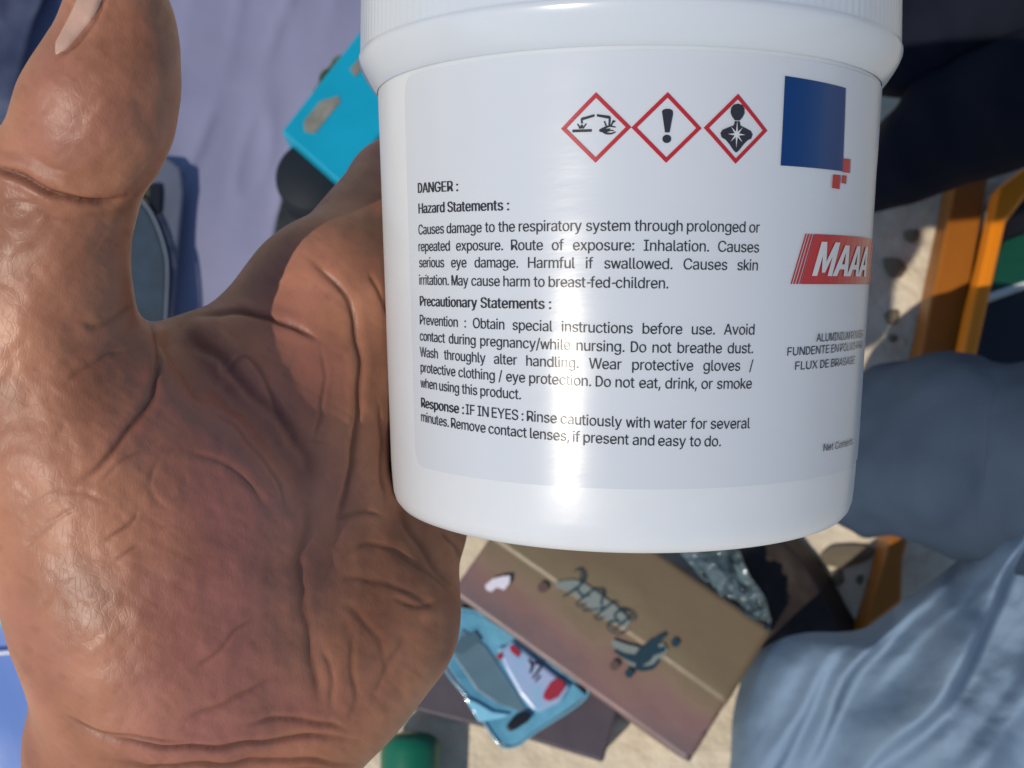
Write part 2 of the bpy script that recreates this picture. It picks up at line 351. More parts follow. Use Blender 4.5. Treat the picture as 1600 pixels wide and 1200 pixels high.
    302, 532, 87, 542, 572, 543, 272, 552, 520, 554, 136, 557, 235, 562, 191, 28, 43, 37, 20, 43, 28, 20, 52, 43, 9, 52, 20, 9, 62, 52, 9, 65, 62, 6,
    36, 9, 36, 65, 9, 6, 32, 36, 41, 65, 36, 6, 25, 32, 48, 65, 41, 48, 68, 65, 3, 25, 6, 3, 22, 25, 54, 68, 48, 3, 18, 22, 3, 13, 18, 54, 70, 68, 2,
    13, 3, 58, 70, 54, 2, 12, 13, 2, 14, 12, 4, 14, 2, 4, 19, 14, 4, 23, 19, 7, 23, 4, 7, 26, 23, 7, 30, 26, 7, 33, 30, 7, 40, 33, 17, 40, 7, 17, 46,
    40, 17, 50, 46, 17, 57, 50, 29, 57, 17, 29, 63, 57, 38, 63, 29, 38, 66, 63, 42, 66, 38, 42, 69, 66, 47, 69, 42, 51, 69, 47, 51, 72, 69, 56, 72,
    51, 60, 72, 56, 60, 73, 72, 61, 73, 60, 59, 73, 61, 59, 71, 73, 1, 10, 0, 1, 11, 10, 55, 71, 59, 1, 15, 11, 55, 67, 71, 5, 15, 1, 49, 67, 55, 5,
    21, 15, 45, 67, 49, 5, 24, 21, 45, 64, 67, 39, 64, 45, 8, 24, 5, 8, 31, 24, 35, 64, 39, 8, 35, 31, 8, 64, 35, 8, 53, 64, 16, 53, 8, 16, 44, 53,
    27, 44, 16, 27, 34, 44, 84, 8, 6, 617, 44, 622, 44, 700, 265, 0, 265, 622, 353, 0, 353, 622, 574, 622, 574, 700, 0, 7, 1, 0, 6, 7, 3, 6, 0, 2, 5,
    3, 5, 6, 3, 2, 4, 5, 85, 30, 28, 712, 83, 238, 83, 700, 91, 170, 117, 110, 157, 60, 171, 245, 171, 700, 177, 198, 194, 156, 212, 21, 221, 120,
    257, 93, 279, -3, 303, 77, 356, -11, 356, 71, 410, 77, 433, -3, 455, 93, 491, 120, 500, 21, 518, 156, 535, 198, 540, 245, 540, 700, 555, 60, 595,
    110, 621, 170, 629, 238, 629, 700, 0, 6, 1, 0, 5, 6, 23, 29, 24, 23, 28, 29, 0, 7, 5, 22, 28, 23, 2, 7, 0, 22, 27, 28, 2, 8, 7, 21, 27, 22, 21,
    26, 27, 3, 8, 2, 3, 10, 8, 19, 26, 21, 3, 11, 10, 18, 26, 19, 4, 11, 3, 18, 25, 26, 4, 13, 11, 16, 25, 18, 4, 15, 13, 15, 25, 16, 4, 25, 15, 9,
    25, 4, 9, 20, 25, 12, 20, 9, 12, 17, 20, 14, 17, 12, 86, 16, 14, 660, 23, 700, 116, 700, 264, 284, 279, 242, 280, 0, 296, 189, 317, 123, 323, 42,
    341, 42, 347, 124, 367, 190, 382, 0, 385, 243, 398, 284, 543, 700, 637, 700, 4, 1, 0, 4, 2, 1, 13, 15, 14, 13, 11, 15, 4, 3, 2, 12, 11, 13, 10,
    11, 12, 4, 5, 3, 9, 11, 10, 4, 6, 5, 7, 8, 9, 8, 11, 9, 4, 8, 6, 4, 11, 8, 87, 48, 48, 944, 23, 700, 113, 700, 213, 0, 225, 270, 233, 235, 241,
    200, 249, 165, 257, 129, 260, 54, 264, 92, 267, 92, 271, 54, 275, 129, 283, 165, 291, 200, 299, 235, 308, 270, 317, 0, 421, 700, 437, 444, 450,
    494, 461, 543, 462, 653, 471, 595, 473, 593, 481, 653, 483, 539, 494, 490, 506, 444, 522, 700, 627, 0, 635, 270, 644, 235, 653, 200, 661, 165,
    669, 129, 672, 54, 677, 92, 679, 92, 684, 54, 686, 129, 694, 165, 702, 200, 711, 235, 719, 270, 730, 0, 830, 700, 921, 700, 2, 1, 0, 2, 3, 1, 16,
    22, 18, 22, 29, 18, 22, 25, 29, 25, 31, 29, 44, 47, 46, 44, 45, 47, 16, 23, 22, 23, 24, 22, 23, 24, 25, 24, 31, 25, 16, 21, 23, 26, 31, 24, 16,
    20, 21, 27, 31, 26, 16, 19, 20, 28, 31, 27, 16, 17, 19, 30, 31, 28, 2, 4, 3, 15, 17, 16, 30, 32, 31, 43, 45, 44, 2, 5, 4, 14, 17, 15, 30, 33, 32,
    42, 45, 43, 2, 6, 5, 13, 17, 14, 30, 34, 33, 41, 45, 42, 2, 7, 6, 12, 17, 13, 30, 35, 34, 40, 45, 41, 2, 9, 7, 10, 17, 12, 30, 37, 35, 38, 45, 40,
    2, 8, 9, 8, 11, 9, 8, 17, 10, 30, 36, 37, 36, 39, 37, 36, 45, 38, 2, 17, 8, 30, 45, 36, 88, 40, 40, 653, 25, 0, 40, 700, 126, 0, 143, 700, 245,
    551, 250, 178, 265, 522, 268, 205, 281, 497, 284, 228, 295, 475, 297, 249, 299, 325, 299, 391, 307, 453, 310, 270, 317, 318, 319, 402, 321, 429,
    323, 293, 331, 292, 334, 429, 335, 402, 336, 318, 344, 269, 347, 452, 356, 248, 356, 329, 356, 395, 360, 474, 369, 227, 374, 497, 384, 204, 391,
    522, 402, 178, 411, 551, 514, 700, 525, 0, 614, 700, 627, 0, 12, 3, 1, 12, 4, 3, 35, 38, 36, 35, 27, 38, 12, 6, 4, 33, 27, 35, 12, 8, 6, 31, 27,
    33, 12, 10, 8, 29, 27, 31, 12, 13, 10, 13, 14, 10, 25, 28, 29, 28, 27, 29, 13, 18, 14, 21, 28, 25, 13, 17, 18, 17, 22, 18, 17, 28, 21, 13, 28, 17,
    13, 39, 28, 0, 16, 13, 16, 23, 13, 23, 39, 13, 0, 19, 16, 19, 20, 16, 19, 20, 23, 20, 39, 23, 0, 15, 19, 24, 39, 20, 0, 11, 15, 26, 39, 24, 0, 9,
    11, 30, 39, 26, 0, 7, 9, 32, 39, 30, 0, 5, 7, 34, 39, 32, 0, 2, 5, 37, 39, 34, 89, 18, 16, 649, 23, 700, 125, 700, 264, 474, 280, 0, 280, 287,
    286, 437, 306, 402, 308, 317, 324, 363, 327, 364, 343, 317, 346, 403, 365, 438, 369, 0, 369, 287, 386, 474, 524, 700, 626, 700, 4, 1, 0, 4, 2, 1,
    15, 17, 16, 15, 14, 17, 4, 5, 2, 12, 14, 15, 11, 14, 12, 4, 6, 5, 9, 14, 11, 4, 8, 6, 7, 10, 9, 10, 14, 9, 4, 10, 8, 4, 14, 10, 3, 14, 4, 3, 13,
    14, 97, 85, 85, 536, 42, 148, 46, 189, 48, 101, 56, 401, 59, 222, 66, 61, 78, 443, 80, 247, 93, 30, 107, 266, 108, 476, 126, 144, 130, 7, 130,
    120, 130, 171, 138, 280, 138, 377, 140, 99, 142, 192, 143, 500, 147, 396, 157, 83, 161, 207, 162, 414, 172, 290, 173, -7, 179, 72, 181, 430, 183,
    517, 185, 218, 205, 65, 205, 443, 209, 297, 212, 226, 220, -12, 225, 526, 234, 62, 235, 452, 241, 231, 245, 303, 257, 233, 262, -8, 267, 529, 269,
    455, 276, 236, 278, 67, 288, 308, 296, 1, 296, 527, 297, 238, 302, 452, 314, 81, 318, 242, 322, 312, 324, 16, 329, 522, 330, 443, 339, 246, 342,
    102, 347, 34, 347, 316, 352, 428, 357, 250, 362, 128, 362, 512, 363, 53, 365, 323, 367, 408, 371, 255, 375, 71, 375, 158, 376, 334, 376, 383, 379,
    190, 379, 261, 379, 350, 379, 353, 381, 0, 381, 71, 393, 496, 421, 473, 443, 441, 458, 399, 463, 0, 463, 346, 35, 48, 42, 35, 55, 48, 28, 55, 35,
    28, 64, 55, 19, 64, 28, 19, 79, 64, 10, 79, 19, 10, 80, 79, 6, 80, 10, 6, 43, 80, 43, 81, 80, 6, 37, 43, 50, 81, 43, 6, 31, 37, 56, 81, 50, 6, 27,
    31, 3, 27, 6, 61, 81, 56, 61, 82, 81, 3, 23, 27, 67, 82, 61, 3, 20, 23, 72, 82, 67, 16, 20, 3, 72, 84, 82, 76, 84, 72, 75, 84, 76, 71, 84, 75, 71,
    83, 84, 66, 83, 71, 60, 74, 66, 74, 83, 66, 53, 74, 60, 46, 74, 53, 39, 74, 46, 32, 74, 39, 24, 74, 32, 15, 74, 24, 9, 74, 15, 7, 74, 9, 7, 68,
    74, 73, 83, 74, 7, 62, 68, 7, 57, 62, 4, 57, 7, 4, 52, 57, 4, 49, 52, 4, 44, 49, 4, 40, 44, 4, 38, 40, 4, 33, 38, 4, 29, 33, 1, 29, 4, 1, 22, 29,
    1, 18, 22, 1, 14, 18, 70, 83, 73, 0, 14, 1, 0, 11, 14, 63, 83, 70, 2, 11, 0, 2, 13, 11, 58, 78, 63, 78, 83, 63, 2, 17, 13, 51, 78, 58, 5, 17, 2,
    5, 21, 17, 5, 26, 21, 45, 69, 51, 69, 78, 51, 5, 30, 26, 45, 65, 69, 77, 83, 78, 36, 65, 45, 5, 36, 30, 5, 65, 36, 8, 65, 5, 8, 59, 65, 8, 54, 59,
    12, 54, 8, 12, 47, 54, 25, 47, 12, 25, 41, 47, 34, 41, 25, 98, 55, 55, 584, 72, 0, 72, 700, 154, 0, 154, 81, 155, 261, 156, 439, 156, 700, 159,
    206, 159, 315, 163, 81, 163, 439, 172, 158, 172, 362, 174, 63, 174, 456, 189, 476, 190, 43, 193, 119, 193, 400, 209, 495, 210, 23, 222, 89, 222,
    429, 236, 513, 237, 5, 259, 71, 259, 448, 271, 525, 272, -7, 303, 64, 303, 454, 315, 529, 316, -11, 348, 71, 348, 447, 377, -3, 377, 521, 385, 90,
    385, 428, 414, 121, 414, 399, 431, 22, 431, 496, 435, 160, 435, 359, 447, 208, 447, 313, 451, 261, 475, 456, 476, 62, 509, 116, 509, 403, 530,
    183, 530, 337, 537, 260, 0, 6, 1, 0, 5, 6, 27, 36, 31, 23, 36, 27, 23, 42, 36, 19, 42, 23, 19, 48, 42, 15, 48, 19, 14, 48, 15, 14, 30, 48, 30, 34,
    48, 34, 51, 48, 10, 30, 14, 10, 26, 30, 10, 22, 26, 38, 51, 34, 0, 10, 5, 0, 12, 10, 12, 18, 10, 18, 22, 10, 40, 51, 38, 40, 53, 51, 44, 53, 40,
    0, 8, 12, 46, 53, 44, 46, 54, 53, 0, 4, 8, 47, 54, 46, 0, 7, 4, 45, 54, 47, 45, 52, 54, 43, 52, 45, 0, 11, 7, 43, 50, 52, 39, 50, 43, 0, 3, 11, 3,
    17, 11, 37, 50, 39, 3, 21, 17, 37, 49, 50, 33, 49, 37, 3, 9, 21, 9, 25, 21, 0, 2, 3, 13, 25, 9, 29, 49, 33, 13, 29, 25, 13, 49, 29, 16, 49, 13,
    16, 41, 49, 20, 41, 16, 24, 41, 20, 24, 35, 41, 28, 35, 24, 28, 32, 35, 99, 58, 56, 544, 47, 258, 54, 183, 54, 334, 77, 117, 77, 401, 113, 63,
    113, 455, 132, 258, 137, 208, 137, 309, 149, 162, 149, 355, 161, 23, 161, 495, 170, 122, 170, 395, 200, 91, 200, 427, 219, -3, 219, 521, 238, 71,
    238, 447, 285, -11, 285, 64, 285, 454, 285, 529, 310, 452, 311, 66, 323, -9, 323, 526, 333, 447, 334, 71, 353, 439, 354, 79, 358, 519, 359, -1,
    371, 428, 373, 91, 387, 414, 388, 105, 390, 507, 392, 12, 400, 398, 401, 122, 410, 380, 411, 141, 417, 360, 419, 161, 420, 490, 421, 29, 446, 469,
    448, 51, 468, 443, 470, 77, 485, 414, 487, 107, 498, 381, 499, 141, 19, 29, 25, 19, 34, 29, 13, 34, 19, 13, 40, 34, 13, 48, 40, 6, 48, 13, 6, 50,
    48, 6, 24, 50, 24, 52, 50, 4, 21, 6, 21, 24, 6, 26, 52, 24, 30, 52, 26, 4, 17, 21, 32, 52, 30, 32, 54, 52, 36, 54, 32, 38, 54, 36, 4, 15, 17, 42,
    54, 38, 42, 56, 54, 2, 15, 4, 44, 56, 42, 2, 11, 15, 44, 46, 56, 2, 9, 11, 0, 9, 2, 0, 7, 9, 1, 7, 0, 1, 8, 7, 1, 10, 8, 3, 10, 1, 3, 14, 10, 45,
    57, 47, 45, 55, 57, 43, 55, 45, 39, 55, 43, 3, 16, 14, 5, 16, 3, 39, 53, 55, 37, 53, 39, 33, 53, 37, 5, 20, 16, 31, 53, 33, 31, 51, 53, 27, 51,
    31, 5, 23, 20, 23, 51, 27, 5, 51, 23, 12, 51, 5, 12, 49, 51, 12, 41, 49, 18, 41, 12, 18, 35, 41, 18, 28, 35, 22, 28, 18, 100, 55, 55, 584, 47,
    260, 54, 183, 54, 337, 75, 116, 75, 403, 109, 62, 109, 456, 132, 261, 137, 208, 137, 313, 149, 160, 149, 359, 153, 22, 154, 496, 170, 121, 170,
    399, 199, 428, 200, 90, 207, -3, 208, 521, 236, 447, 237, 71, 269, -11, 269, 529, 281, 64, 281, 454, 313, -7, 313, 525, 325, 71, 326, 448, 347, 5,
    348, 513, 362, 89, 362, 429, 374, 23, 375, 495, 391, 119, 391, 400, 395, 43, 395, 476, 410, 63, 410, 456, 412, 158, 412, 362, 421, 439, 422, 81,
    425, 206, 425, 315, 428, 439, 428, 700, 429, 261, 430, 0, 430, 81, 512, 0, 512, 700, 48, 54, 49, 48, 53, 54, 19, 27, 23, 19, 31, 27, 13, 31, 19,
    13, 35, 31, 6, 35, 13, 6, 39, 35, 6, 41, 39, 4, 20, 6, 20, 25, 6, 25, 41, 6, 25, 44, 41, 29, 44, 25, 33, 44, 29, 4, 16, 20, 33, 48, 44, 33, 37,
    48, 37, 43, 48, 43, 53, 48, 4, 15, 16, 2, 15, 4, 2, 11, 15, 47, 53, 43, 2, 9, 11, 0, 9, 2, 50, 53, 47, 0, 7, 9, 0, 8, 7, 46, 53, 50, 1, 8, 0, 1,
    10, 8, 42, 53, 46, 3, 10, 1, 3, 14, 10, 36, 52, 42, 52, 53, 42, 3, 17, 14, 32, 52, 36, 5, 17, 3, 5, 21, 17, 28, 45, 32, 45, 52, 32, 28, 40, 45,
    51, 53, 52, 5, 24, 21, 24, 40, 28, 5, 40, 24, 5, 38, 40, 12, 38, 5, 12, 34, 38, 12, 30, 34, 18, 30, 12, 18, 26, 30, 22, 26, 18, 101, 57, 59, 556,
    47, 257, 54, 182, 54, 333, 76, 399, 77, 117, 103, 233, 103, 304, 111, 453, 112, 63, 132, 244, 132, 290, 136, 332, 137, 191, 150, 371, 152, 146,
    158, 494, 161, 23, 172, 405, 176, 111, 201, 431, 208, 85, 216, 520, 221, -3, 238, 449, 247, 69, 282, 454, 282, 529, 292, -11, 292, 63, 322, 66,
    325, 525, 326, 449, 343, -7, 349, 73, 361, 432, 366, 515, 373, 84, 389, 6, 389, 405, 393, 100, 404, 496, 409, 121, 410, 369, 420, 145, 422, 327,
    426, 278, 428, 27, 439, 469, 461, 54, 465, 304, 469, 433, 486, 87, 491, 388, 502, 125, 506, 333, 511, 233, 511, 267, 21, 30, 26, 21, 35, 30, 15,
    35, 21, 15, 40, 35, 15, 47, 40, 7, 47, 15, 7, 25, 47, 25, 50, 47, 7, 23, 25, 31, 50, 25, 3, 23, 7, 34, 50, 31, 3, 19, 23, 34, 52, 50, 38, 52, 34,
    3, 17, 19, 42, 52, 38, 3, 13, 17, 2, 13, 3, 42, 54, 52, 2, 11, 13, 44, 54, 42, 44, 49, 54, 49, 56, 54, 0, 6, 2, 6, 11, 2, 6, 10, 11, 45, 49, 44,
    0, 5, 6, 10, 49, 6, 10, 56, 49, 9, 56, 10, 9, 55, 56, 1, 5, 0, 12, 55, 9, 1, 55, 5, 1, 12, 55, 1, 14, 12, 4, 14, 1, 4, 18, 14, 41, 53, 43, 41, 51,
    53, 39, 51, 41, 8, 18, 4, 8, 20, 18, 36, 51, 39, 36, 48, 51, 8, 24, 20, 33, 48, 36, 29, 48, 33, 8, 28, 24, 28, 48, 29, 8, 48, 28, 16, 48, 8, 16,
    46, 48, 16, 37, 46, 22, 37, 16, 22, 32, 37, 27, 32, 22, 102, 26, 22, 349, 9, 450, 9, 522, 111, 0, 111, 594, 116, 635, 132, 669, 156, 695, 186,
    714, 195, 0, 195, 576, 199, 609, 212, 633, 221, 725, 235, 647, 258, 729, 268, 652, 283, 651, 284, 728, 296, 649, 306, 647, 306, 725, 313, 645,
    314, 450, 314, 522, 323, 721, 334, 717, 12, 17, 14, 12, 20, 17, 7, 20, 12, 7, 24, 20, 7, 25, 24, 7, 21, 25, 6, 19, 7, 19, 21, 7, 5, 16, 6, 16, 18,
    6, 18, 19, 6, 4, 15, 5, 15, 16, 5, 4, 13, 15, 4, 11, 13, 3, 11, 4, 3, 10, 11, 3, 9, 10, 2, 9, 3, 2, 8, 9, 0, 23, 1, 0, 22, 23, 103, 77, 77, 585,
    47, 263, 54, 187, 54, 339, 70, -95, 76, 124, 76, 404, 88, -125, 110, 74, 110, 457, 113, -152, 132, 265, 137, 213, 137, 316, 140, -56, 145, -174,
    149, 361, 150, 169, 152, -73, 155, 37, 155, 496, 167, -91, 170, 399, 171, 132, 184, -192, 187, -108, 200, 104, 200, 429, 208, 14, 208, 521, 212,
    -121, 231, -203, 237, 87, 237, 448, 245, -131, 268, 7, 270, 529, 282, 81, 282, 454, 285, -207, 285, -134, 312, 10, 314, 525, 326, 87, 326, 448,
    342, -126, 345, -202, 347, 22, 349, 513, 363, 103, 363, 430, 374, 38, 376, 496, 388, -103, 392, 130, 392, 401, 394, 57, 397, 476, 400, -187, 410,
    77, 412, 456, 413, 167, 413, 363, 418, -64, 421, 94, 423, 439, 426, 212, 426, 317, 428, -8, 428, 94, 430, 265, 431, 439, 431, 522, 446, -161, 482,
    -124, 505, -74, 513, -12, 513, 522, 28, 41, 35, 28, 47, 41, 70, 76, 71, 70, 75, 76, 19, 47, 28, 19, 51, 47, 8, 51, 19, 8, 56, 51, 8, 59, 56, 5,
    32, 8, 32, 37, 8, 37, 59, 8, 37, 64, 59, 43, 64, 37, 49, 64, 43, 5, 26, 32, 49, 70, 64, 49, 54, 70, 54, 61, 70, 61, 66, 70, 66, 75, 70, 5, 21, 26,
    2, 21, 5, 2, 15, 21, 2, 12, 15, 0, 12, 2, 69, 75, 66, 0, 10, 12, 0, 11, 10, 65, 75, 69, 1, 11, 0, 1, 16, 11, 60, 75, 65, 4, 16, 1, 4, 22, 16, 53,
    68, 60, 68, 75, 60, 4, 25, 22, 48, 68, 53, 7, 25, 4, 7, 31, 25, 42, 63, 48, 63, 68, 48, 42, 58, 63, 67, 75, 68, 7, 36, 31, 36, 58, 42, 7, 58, 36,
    7, 55, 58, 18, 55, 7, 18, 50, 55, 18, 46, 50, 27, 46, 18, 27, 40, 46, 34, 40, 27, 62, 75, 67, 62, 74, 75, 3, 17, 13, 52, 74, 62, 3, 20, 17, 52,
    73, 74, 3, 24, 20, 6, 24, 3, 44, 73, 52, 6, 29, 24, 6, 33, 29, 44, 72, 73, 9, 33, 6, 39, 72, 44, 9, 39, 33, 9, 72, 39, 14, 72, 9, 14, 57, 72, 23,
    57, 14, 23, 45, 57, 30, 45, 23, 30, 38, 45, 104, 29, 27, 564, 72, 0, 72, 700, 141, 396, 156, 0, 156, 312, 156, 396, 156, 700, 161, 354, 170, 457,
    174, 389, 194, 417, 209, 498, 221, 437, 253, 449, 257, 521, 289, 453, 313, 529, 338, 444, 363, 524, 376, 419, 399, 378, 406, 507, 407, 0, 407,
    324, 442, 480, 469, 441, 486, 392, 491, 0, 491, 331, 0, 6, 1, 0, 2, 6, 2, 5, 6, 14, 18, 16, 14, 21, 18, 11, 21, 14, 11, 24, 21, 8, 24, 11, 8, 15,
    24, 15, 25, 24, 2, 12, 8, 12, 13, 8, 13, 15, 8, 17, 25, 15, 19, 25, 17, 19, 26, 25, 2, 10, 12, 20, 26, 19, 2, 9, 10, 0, 7, 2, 7, 9, 2, 20, 28, 26,
    23, 28, 20, 0, 4, 7, 23, 27, 28, 22, 27, 23, 0, 3, 4, 105, 20, 16, 229, 57, 665, 61, 643, 61, 686, 72, 0, 72, 522, 74, 626, 74, 704, 93, 613, 93,
    717, 115, 609, 115, 721, 138, 613, 138, 717, 156, 0, 156, 522, 157, 626, 157, 704, 170, 643, 170, 686, 174, 665, 3, 14, 4, 3, 13, 14, 8, 12, 10,
    6, 12, 8, 6, 16, 12, 2, 16, 6, 2, 18, 16, 0, 18, 2, 0, 19, 18, 1, 19, 0, 1, 17, 19, 5, 17, 1, 5, 15, 17, 7, 15, 5, 7, 11, 15, 9, 11, 7, 107, 15,
    17, 524, 72, 0, 72, 700, 151, 188, 151, 291, 156, 0, 156, 700, 166, 291, 203, 256, 244, 274, 253, 274, 263, 315, 391, 522, 404, 0, 496, 522, 512,
    0, 0, 5, 1, 0, 3, 5, 3, 4, 5, 6, 13, 11, 6, 10, 13, 10, 9, 13, 6, 7, 10, 9, 14, 10, 0, 2, 3, 4, 6, 3, 4, 7, 6, 2, 9, 8, 2, 14, 9, 4, 12, 7, 0, 14,
    2, 4, 14, 0, 12, 14, 4, 108, 20, 18, 260, 72, 116, 72, 700, 80, 65, 102, 28, 139, 4, 156, 136, 156, 700, 159, 105, 165, 86, 179, 75, 192, -3, 201,
    71, 207, -3, 212, 72, 221, 72, 222, -1, 227, 73, 233, 75, 237, 1, 249, 4, 0, 6, 1, 0, 5, 6, 0, 7, 5, 2, 7, 0, 2, 8, 7, 2, 9, 8, 2, 11, 9, 16, 19,
    17, 14, 19, 16, 13, 19, 14, 11, 19, 13, 2, 19, 11, 3, 19, 2, 4, 19, 3, 10, 19, 4, 10, 18, 19, 10, 15, 18, 10, 12, 15, 109, 55, 53, 839, 72, 0, 72,
    522, 148, 406, 154, 522, 155, 406, 156, 0, 156, 327, 161, 366, 162, 445, 173, 398, 182, 476, 192, 423, 208, 500, 217, 440, 237, 517, 245, 451,
    268, 528, 274, 455, 302, 531, 315, 448, 348, 428, 354, 523, 370, 397, 377, 0, 377, 358, 395, 496, 425, 456, 430, 405, 442, 405, 443, 441, 461, 0,
    461, 340, 464, 472, 465, 372, 475, 399, 491, 497, 492, 422, 515, 440, 524, 516, 543, 451, 561, 527, 576, 455, 601, 531, 616, 449, 644, 526, 650,
    430, 674, 398, 682, 0, 682, 349, 684, 512, 718, 487, 744, 452, 761, 407, 766, 0, 766, 351, 16, 21, 18, 40, 44, 42, 14, 21, 16, 38, 44, 40, 38, 49,
    44, 14, 25, 21, 0, 3, 1, 0, 2, 3, 2, 4, 3, 12, 25, 14, 35, 49, 38, 35, 50, 49, 10, 25, 12, 32, 50, 35, 10, 26, 25, 32, 51, 50, 8, 17, 10, 17, 26,
    10, 29, 41, 32, 41, 51, 32, 17, 19, 26, 19, 28, 26, 8, 15, 17, 29, 39, 41, 43, 51, 41, 43, 52, 51, 8, 13, 15, 29, 37, 39, 45, 52, 43, 20, 28, 19,
    2, 13, 8, 27, 37, 29, 2, 11, 13, 27, 36, 37, 46, 52, 45, 22, 27, 20, 27, 28, 20, 2, 9, 11, 27, 34, 36, 46, 54, 52, 0, 7, 2, 7, 9, 2, 22, 34, 27,
    22, 33, 34, 48, 54, 46, 24, 33, 22, 24, 31, 33, 0, 6, 7, 23, 31, 24, 48, 53, 54, 47, 53, 48, 23, 30, 31, 0, 5, 6, 110, 29, 27, 564, 72, 0, 72,
    522, 141, 396, 154, 396, 154, 522, 156, 0, 156, 312, 161, 354, 170, 457, 174, 389, 194, 417, 209, 498, 221, 437, 253, 449, 257, 521, 289, 453,
    313, 529, 338, 444, 363, 524, 376, 419, 399, 378, 406, 507, 407, 0, 407, 324, 442, 480, 469, 441, 486, 392, 491, 0, 491, 331, 14, 18, 16, 14, 21,
    18, 0, 4, 1, 0, 2, 4, 2, 3, 4, 11, 21, 14, 11, 24, 21, 8, 24, 11, 8, 15, 24, 15, 25, 24, 2, 12, 8, 12, 13, 8, 13, 15, 8, 17, 25, 15, 19, 25, 17,
    19, 26, 25, 2, 10, 12, 20, 26, 19, 2, 9, 10, 0, 7, 2, 7, 9, 2, 20, 28, 26, 23, 28, 20, 0, 6, 7, 23, 27, 28, 22, 27, 23, 0, 5, 6, 111, 48, 48, 571,
    47, 258, 54, 183, 54, 334, 77, 117, 77, 401, 113, 63, 113, 455, 132, 258, 137, 208, 137, 309, 149, 162, 149, 355, 161, 23, 161, 495, 170, 122,
    170, 395, 200, 91, 200, 427, 219, -3, 219, 521, 238, 71, 238, 447, 285, -11, 285, 64, 285, 454, 285, 529, 333, 71, 333, 447, 353, -3, 353, 521,
    372, 91, 372, 427, 402, 122, 402, 395, 411, 23, 411, 495, 423, 162, 423, 355, 435, 208, 435, 309, 439, 258, 459, 63, 459, 455, 494, 117, 494, 401,
    517, 183, 517, 334, 524, 258, 19, 29, 25, 13, 29, 19, 13, 35, 29, 6, 35, 13, 6, 42, 35, 4, 21, 6, 21, 24, 6, 24, 42, 6, 24, 27, 42, 27, 44, 42, 4,
    17, 21, 31, 44, 27, 4, 15, 17, 33, 44, 31, 2, 15, 4, 33, 46, 44, 2, 11, 15, 37, 46, 33, 2, 9, 11, 39, 46, 37, 0, 9, 2, 39, 47, 46, 0, 7, 9, 40,
    47, 39, 1, 7, 0, 1, 8, 7, 38, 47, 40, 38, 45, 47, 1, 10, 8, 36, 45, 38, 36, 43, 45, 3, 10, 1, 3, 14, 10, 32, 43, 36, 3, 16, 14, 30, 43, 32, 5, 16,
    3, 30, 41, 43, 5, 20, 16, 26, 41, 30, 5, 23, 20, 23, 41, 26, 5, 41, 23, 12, 41, 5, 12, 34, 41, 18, 34, 12, 18, 28, 34, 22, 28, 18, 112, 55, 55,
    584, 72, -196, 72, 522, 154, 439, 154, 522, 155, 261, 156, -196, 156, 81, 159, 206, 159, 315, 163, 81, 163, 439, 172, 158, 172, 362, 174, 63, 174,
    456, 189, 476, 190, 43, 193, 119, 193, 400, 209, 495, 210, 23, 222, 89, 222, 429, 236, 513, 237, 5, 259, 71, 259, 448, 271, 525, 272, -7, 303, 64,
    303, 454, 315, 529, 316, -11, 348, 71, 348, 447, 377, -3, 377, 521, 385, 90, 385, 428, 414, 121, 414, 399, 431, 22, 431, 496, 435, 160, 435, 359,
    447, 208, 447, 313, 451, 261, 475, 456, 476, 62, 509, 116, 509, 403, 530, 183, 530, 337, 537, 260, 27, 36, 31, 23, 36, 27, 0, 3, 1, 0, 2, 3, 23,
    42, 36, 19, 42, 23, 19, 48, 42, 15, 48, 19, 14, 48, 15, 14, 30, 48, 30, 34, 48, 34, 51, 48, 10, 30, 14, 10, 26, 30, 10, 22, 26, 38, 51, 34, 0, 10,
    2, 0, 8, 10, 8, 12, 10, 12, 18, 10, 18, 22, 10, 40, 51, 38, 40, 53, 51, 44, 53, 40, 46, 53, 44, 46, 54, 53, 0, 4, 8, 47, 54, 46, 0, 7, 4, 45, 54,
    47, 45, 52, 54, 43, 52, 45, 0, 11, 7, 43, 50, 52, 39, 50, 43, 0, 6, 11, 6, 17, 11, 37, 50, 39, 6, 21, 17, 37, 49, 50, 33, 49, 37, 6, 9, 21, 9, 25,
    21, 0, 5, 6, 13, 25, 9, 29, 49, 33, 13, 29, 25, 13, 49, 29, 16, 49, 13, 16, 41, 49, 20, 41, 16, 24, 41, 20, 24, 35, 41, 28, 35, 24, 28, 32, 35,
    114, 25, 23, 357, 72, 0, 72, 522, 154, 442, 154, 522, 156, 0, 156, 326, 159, 442, 161, 360, 173, 390, 179, 477, 193, 415, 210, 505, 219, 433, 249,
    523, 250, 444, 285, 448, 293, 529, 301, 448, 304, 529, 315, 529, 316, 446, 327, 529, 328, 445, 335, 443, 335, 528, 13, 18, 16, 13, 19, 18, 13, 21,
    19, 13, 24, 21, 13, 23, 24, 11, 23, 13, 0, 3, 1, 0, 2, 3, 9, 23, 11, 6, 15, 9, 15, 17, 9, 17, 20, 9, 20, 22, 9, 22, 23, 9, 6, 14, 15, 6, 12, 14,
    0, 6, 2, 0, 7, 6, 7, 8, 6, 8, 10, 6, 10, 12, 6, 0, 5, 7, 0, 4, 5, 115, 60, 58, 502, 49, 130, 62, 87, 64, 377, 71, 419, 73, 327, 85, 52, 89, 456,
    99, 286, 116, 25, 119, 487, 129, 147, 143, 256, 145, 109, 149, 381, 154, 5, 155, 355, 157, 412, 158, 510, 171, 83, 171, 335, 180, 436, 198, 319,
    199, -7, 205, 234, 205, 524, 206, 68, 215, 452, 236, 307, 249, 62, 250, -11, 257, 529, 258, 458, 292, 213, 298, 68, 302, 452, 307, -6, 307, 525,
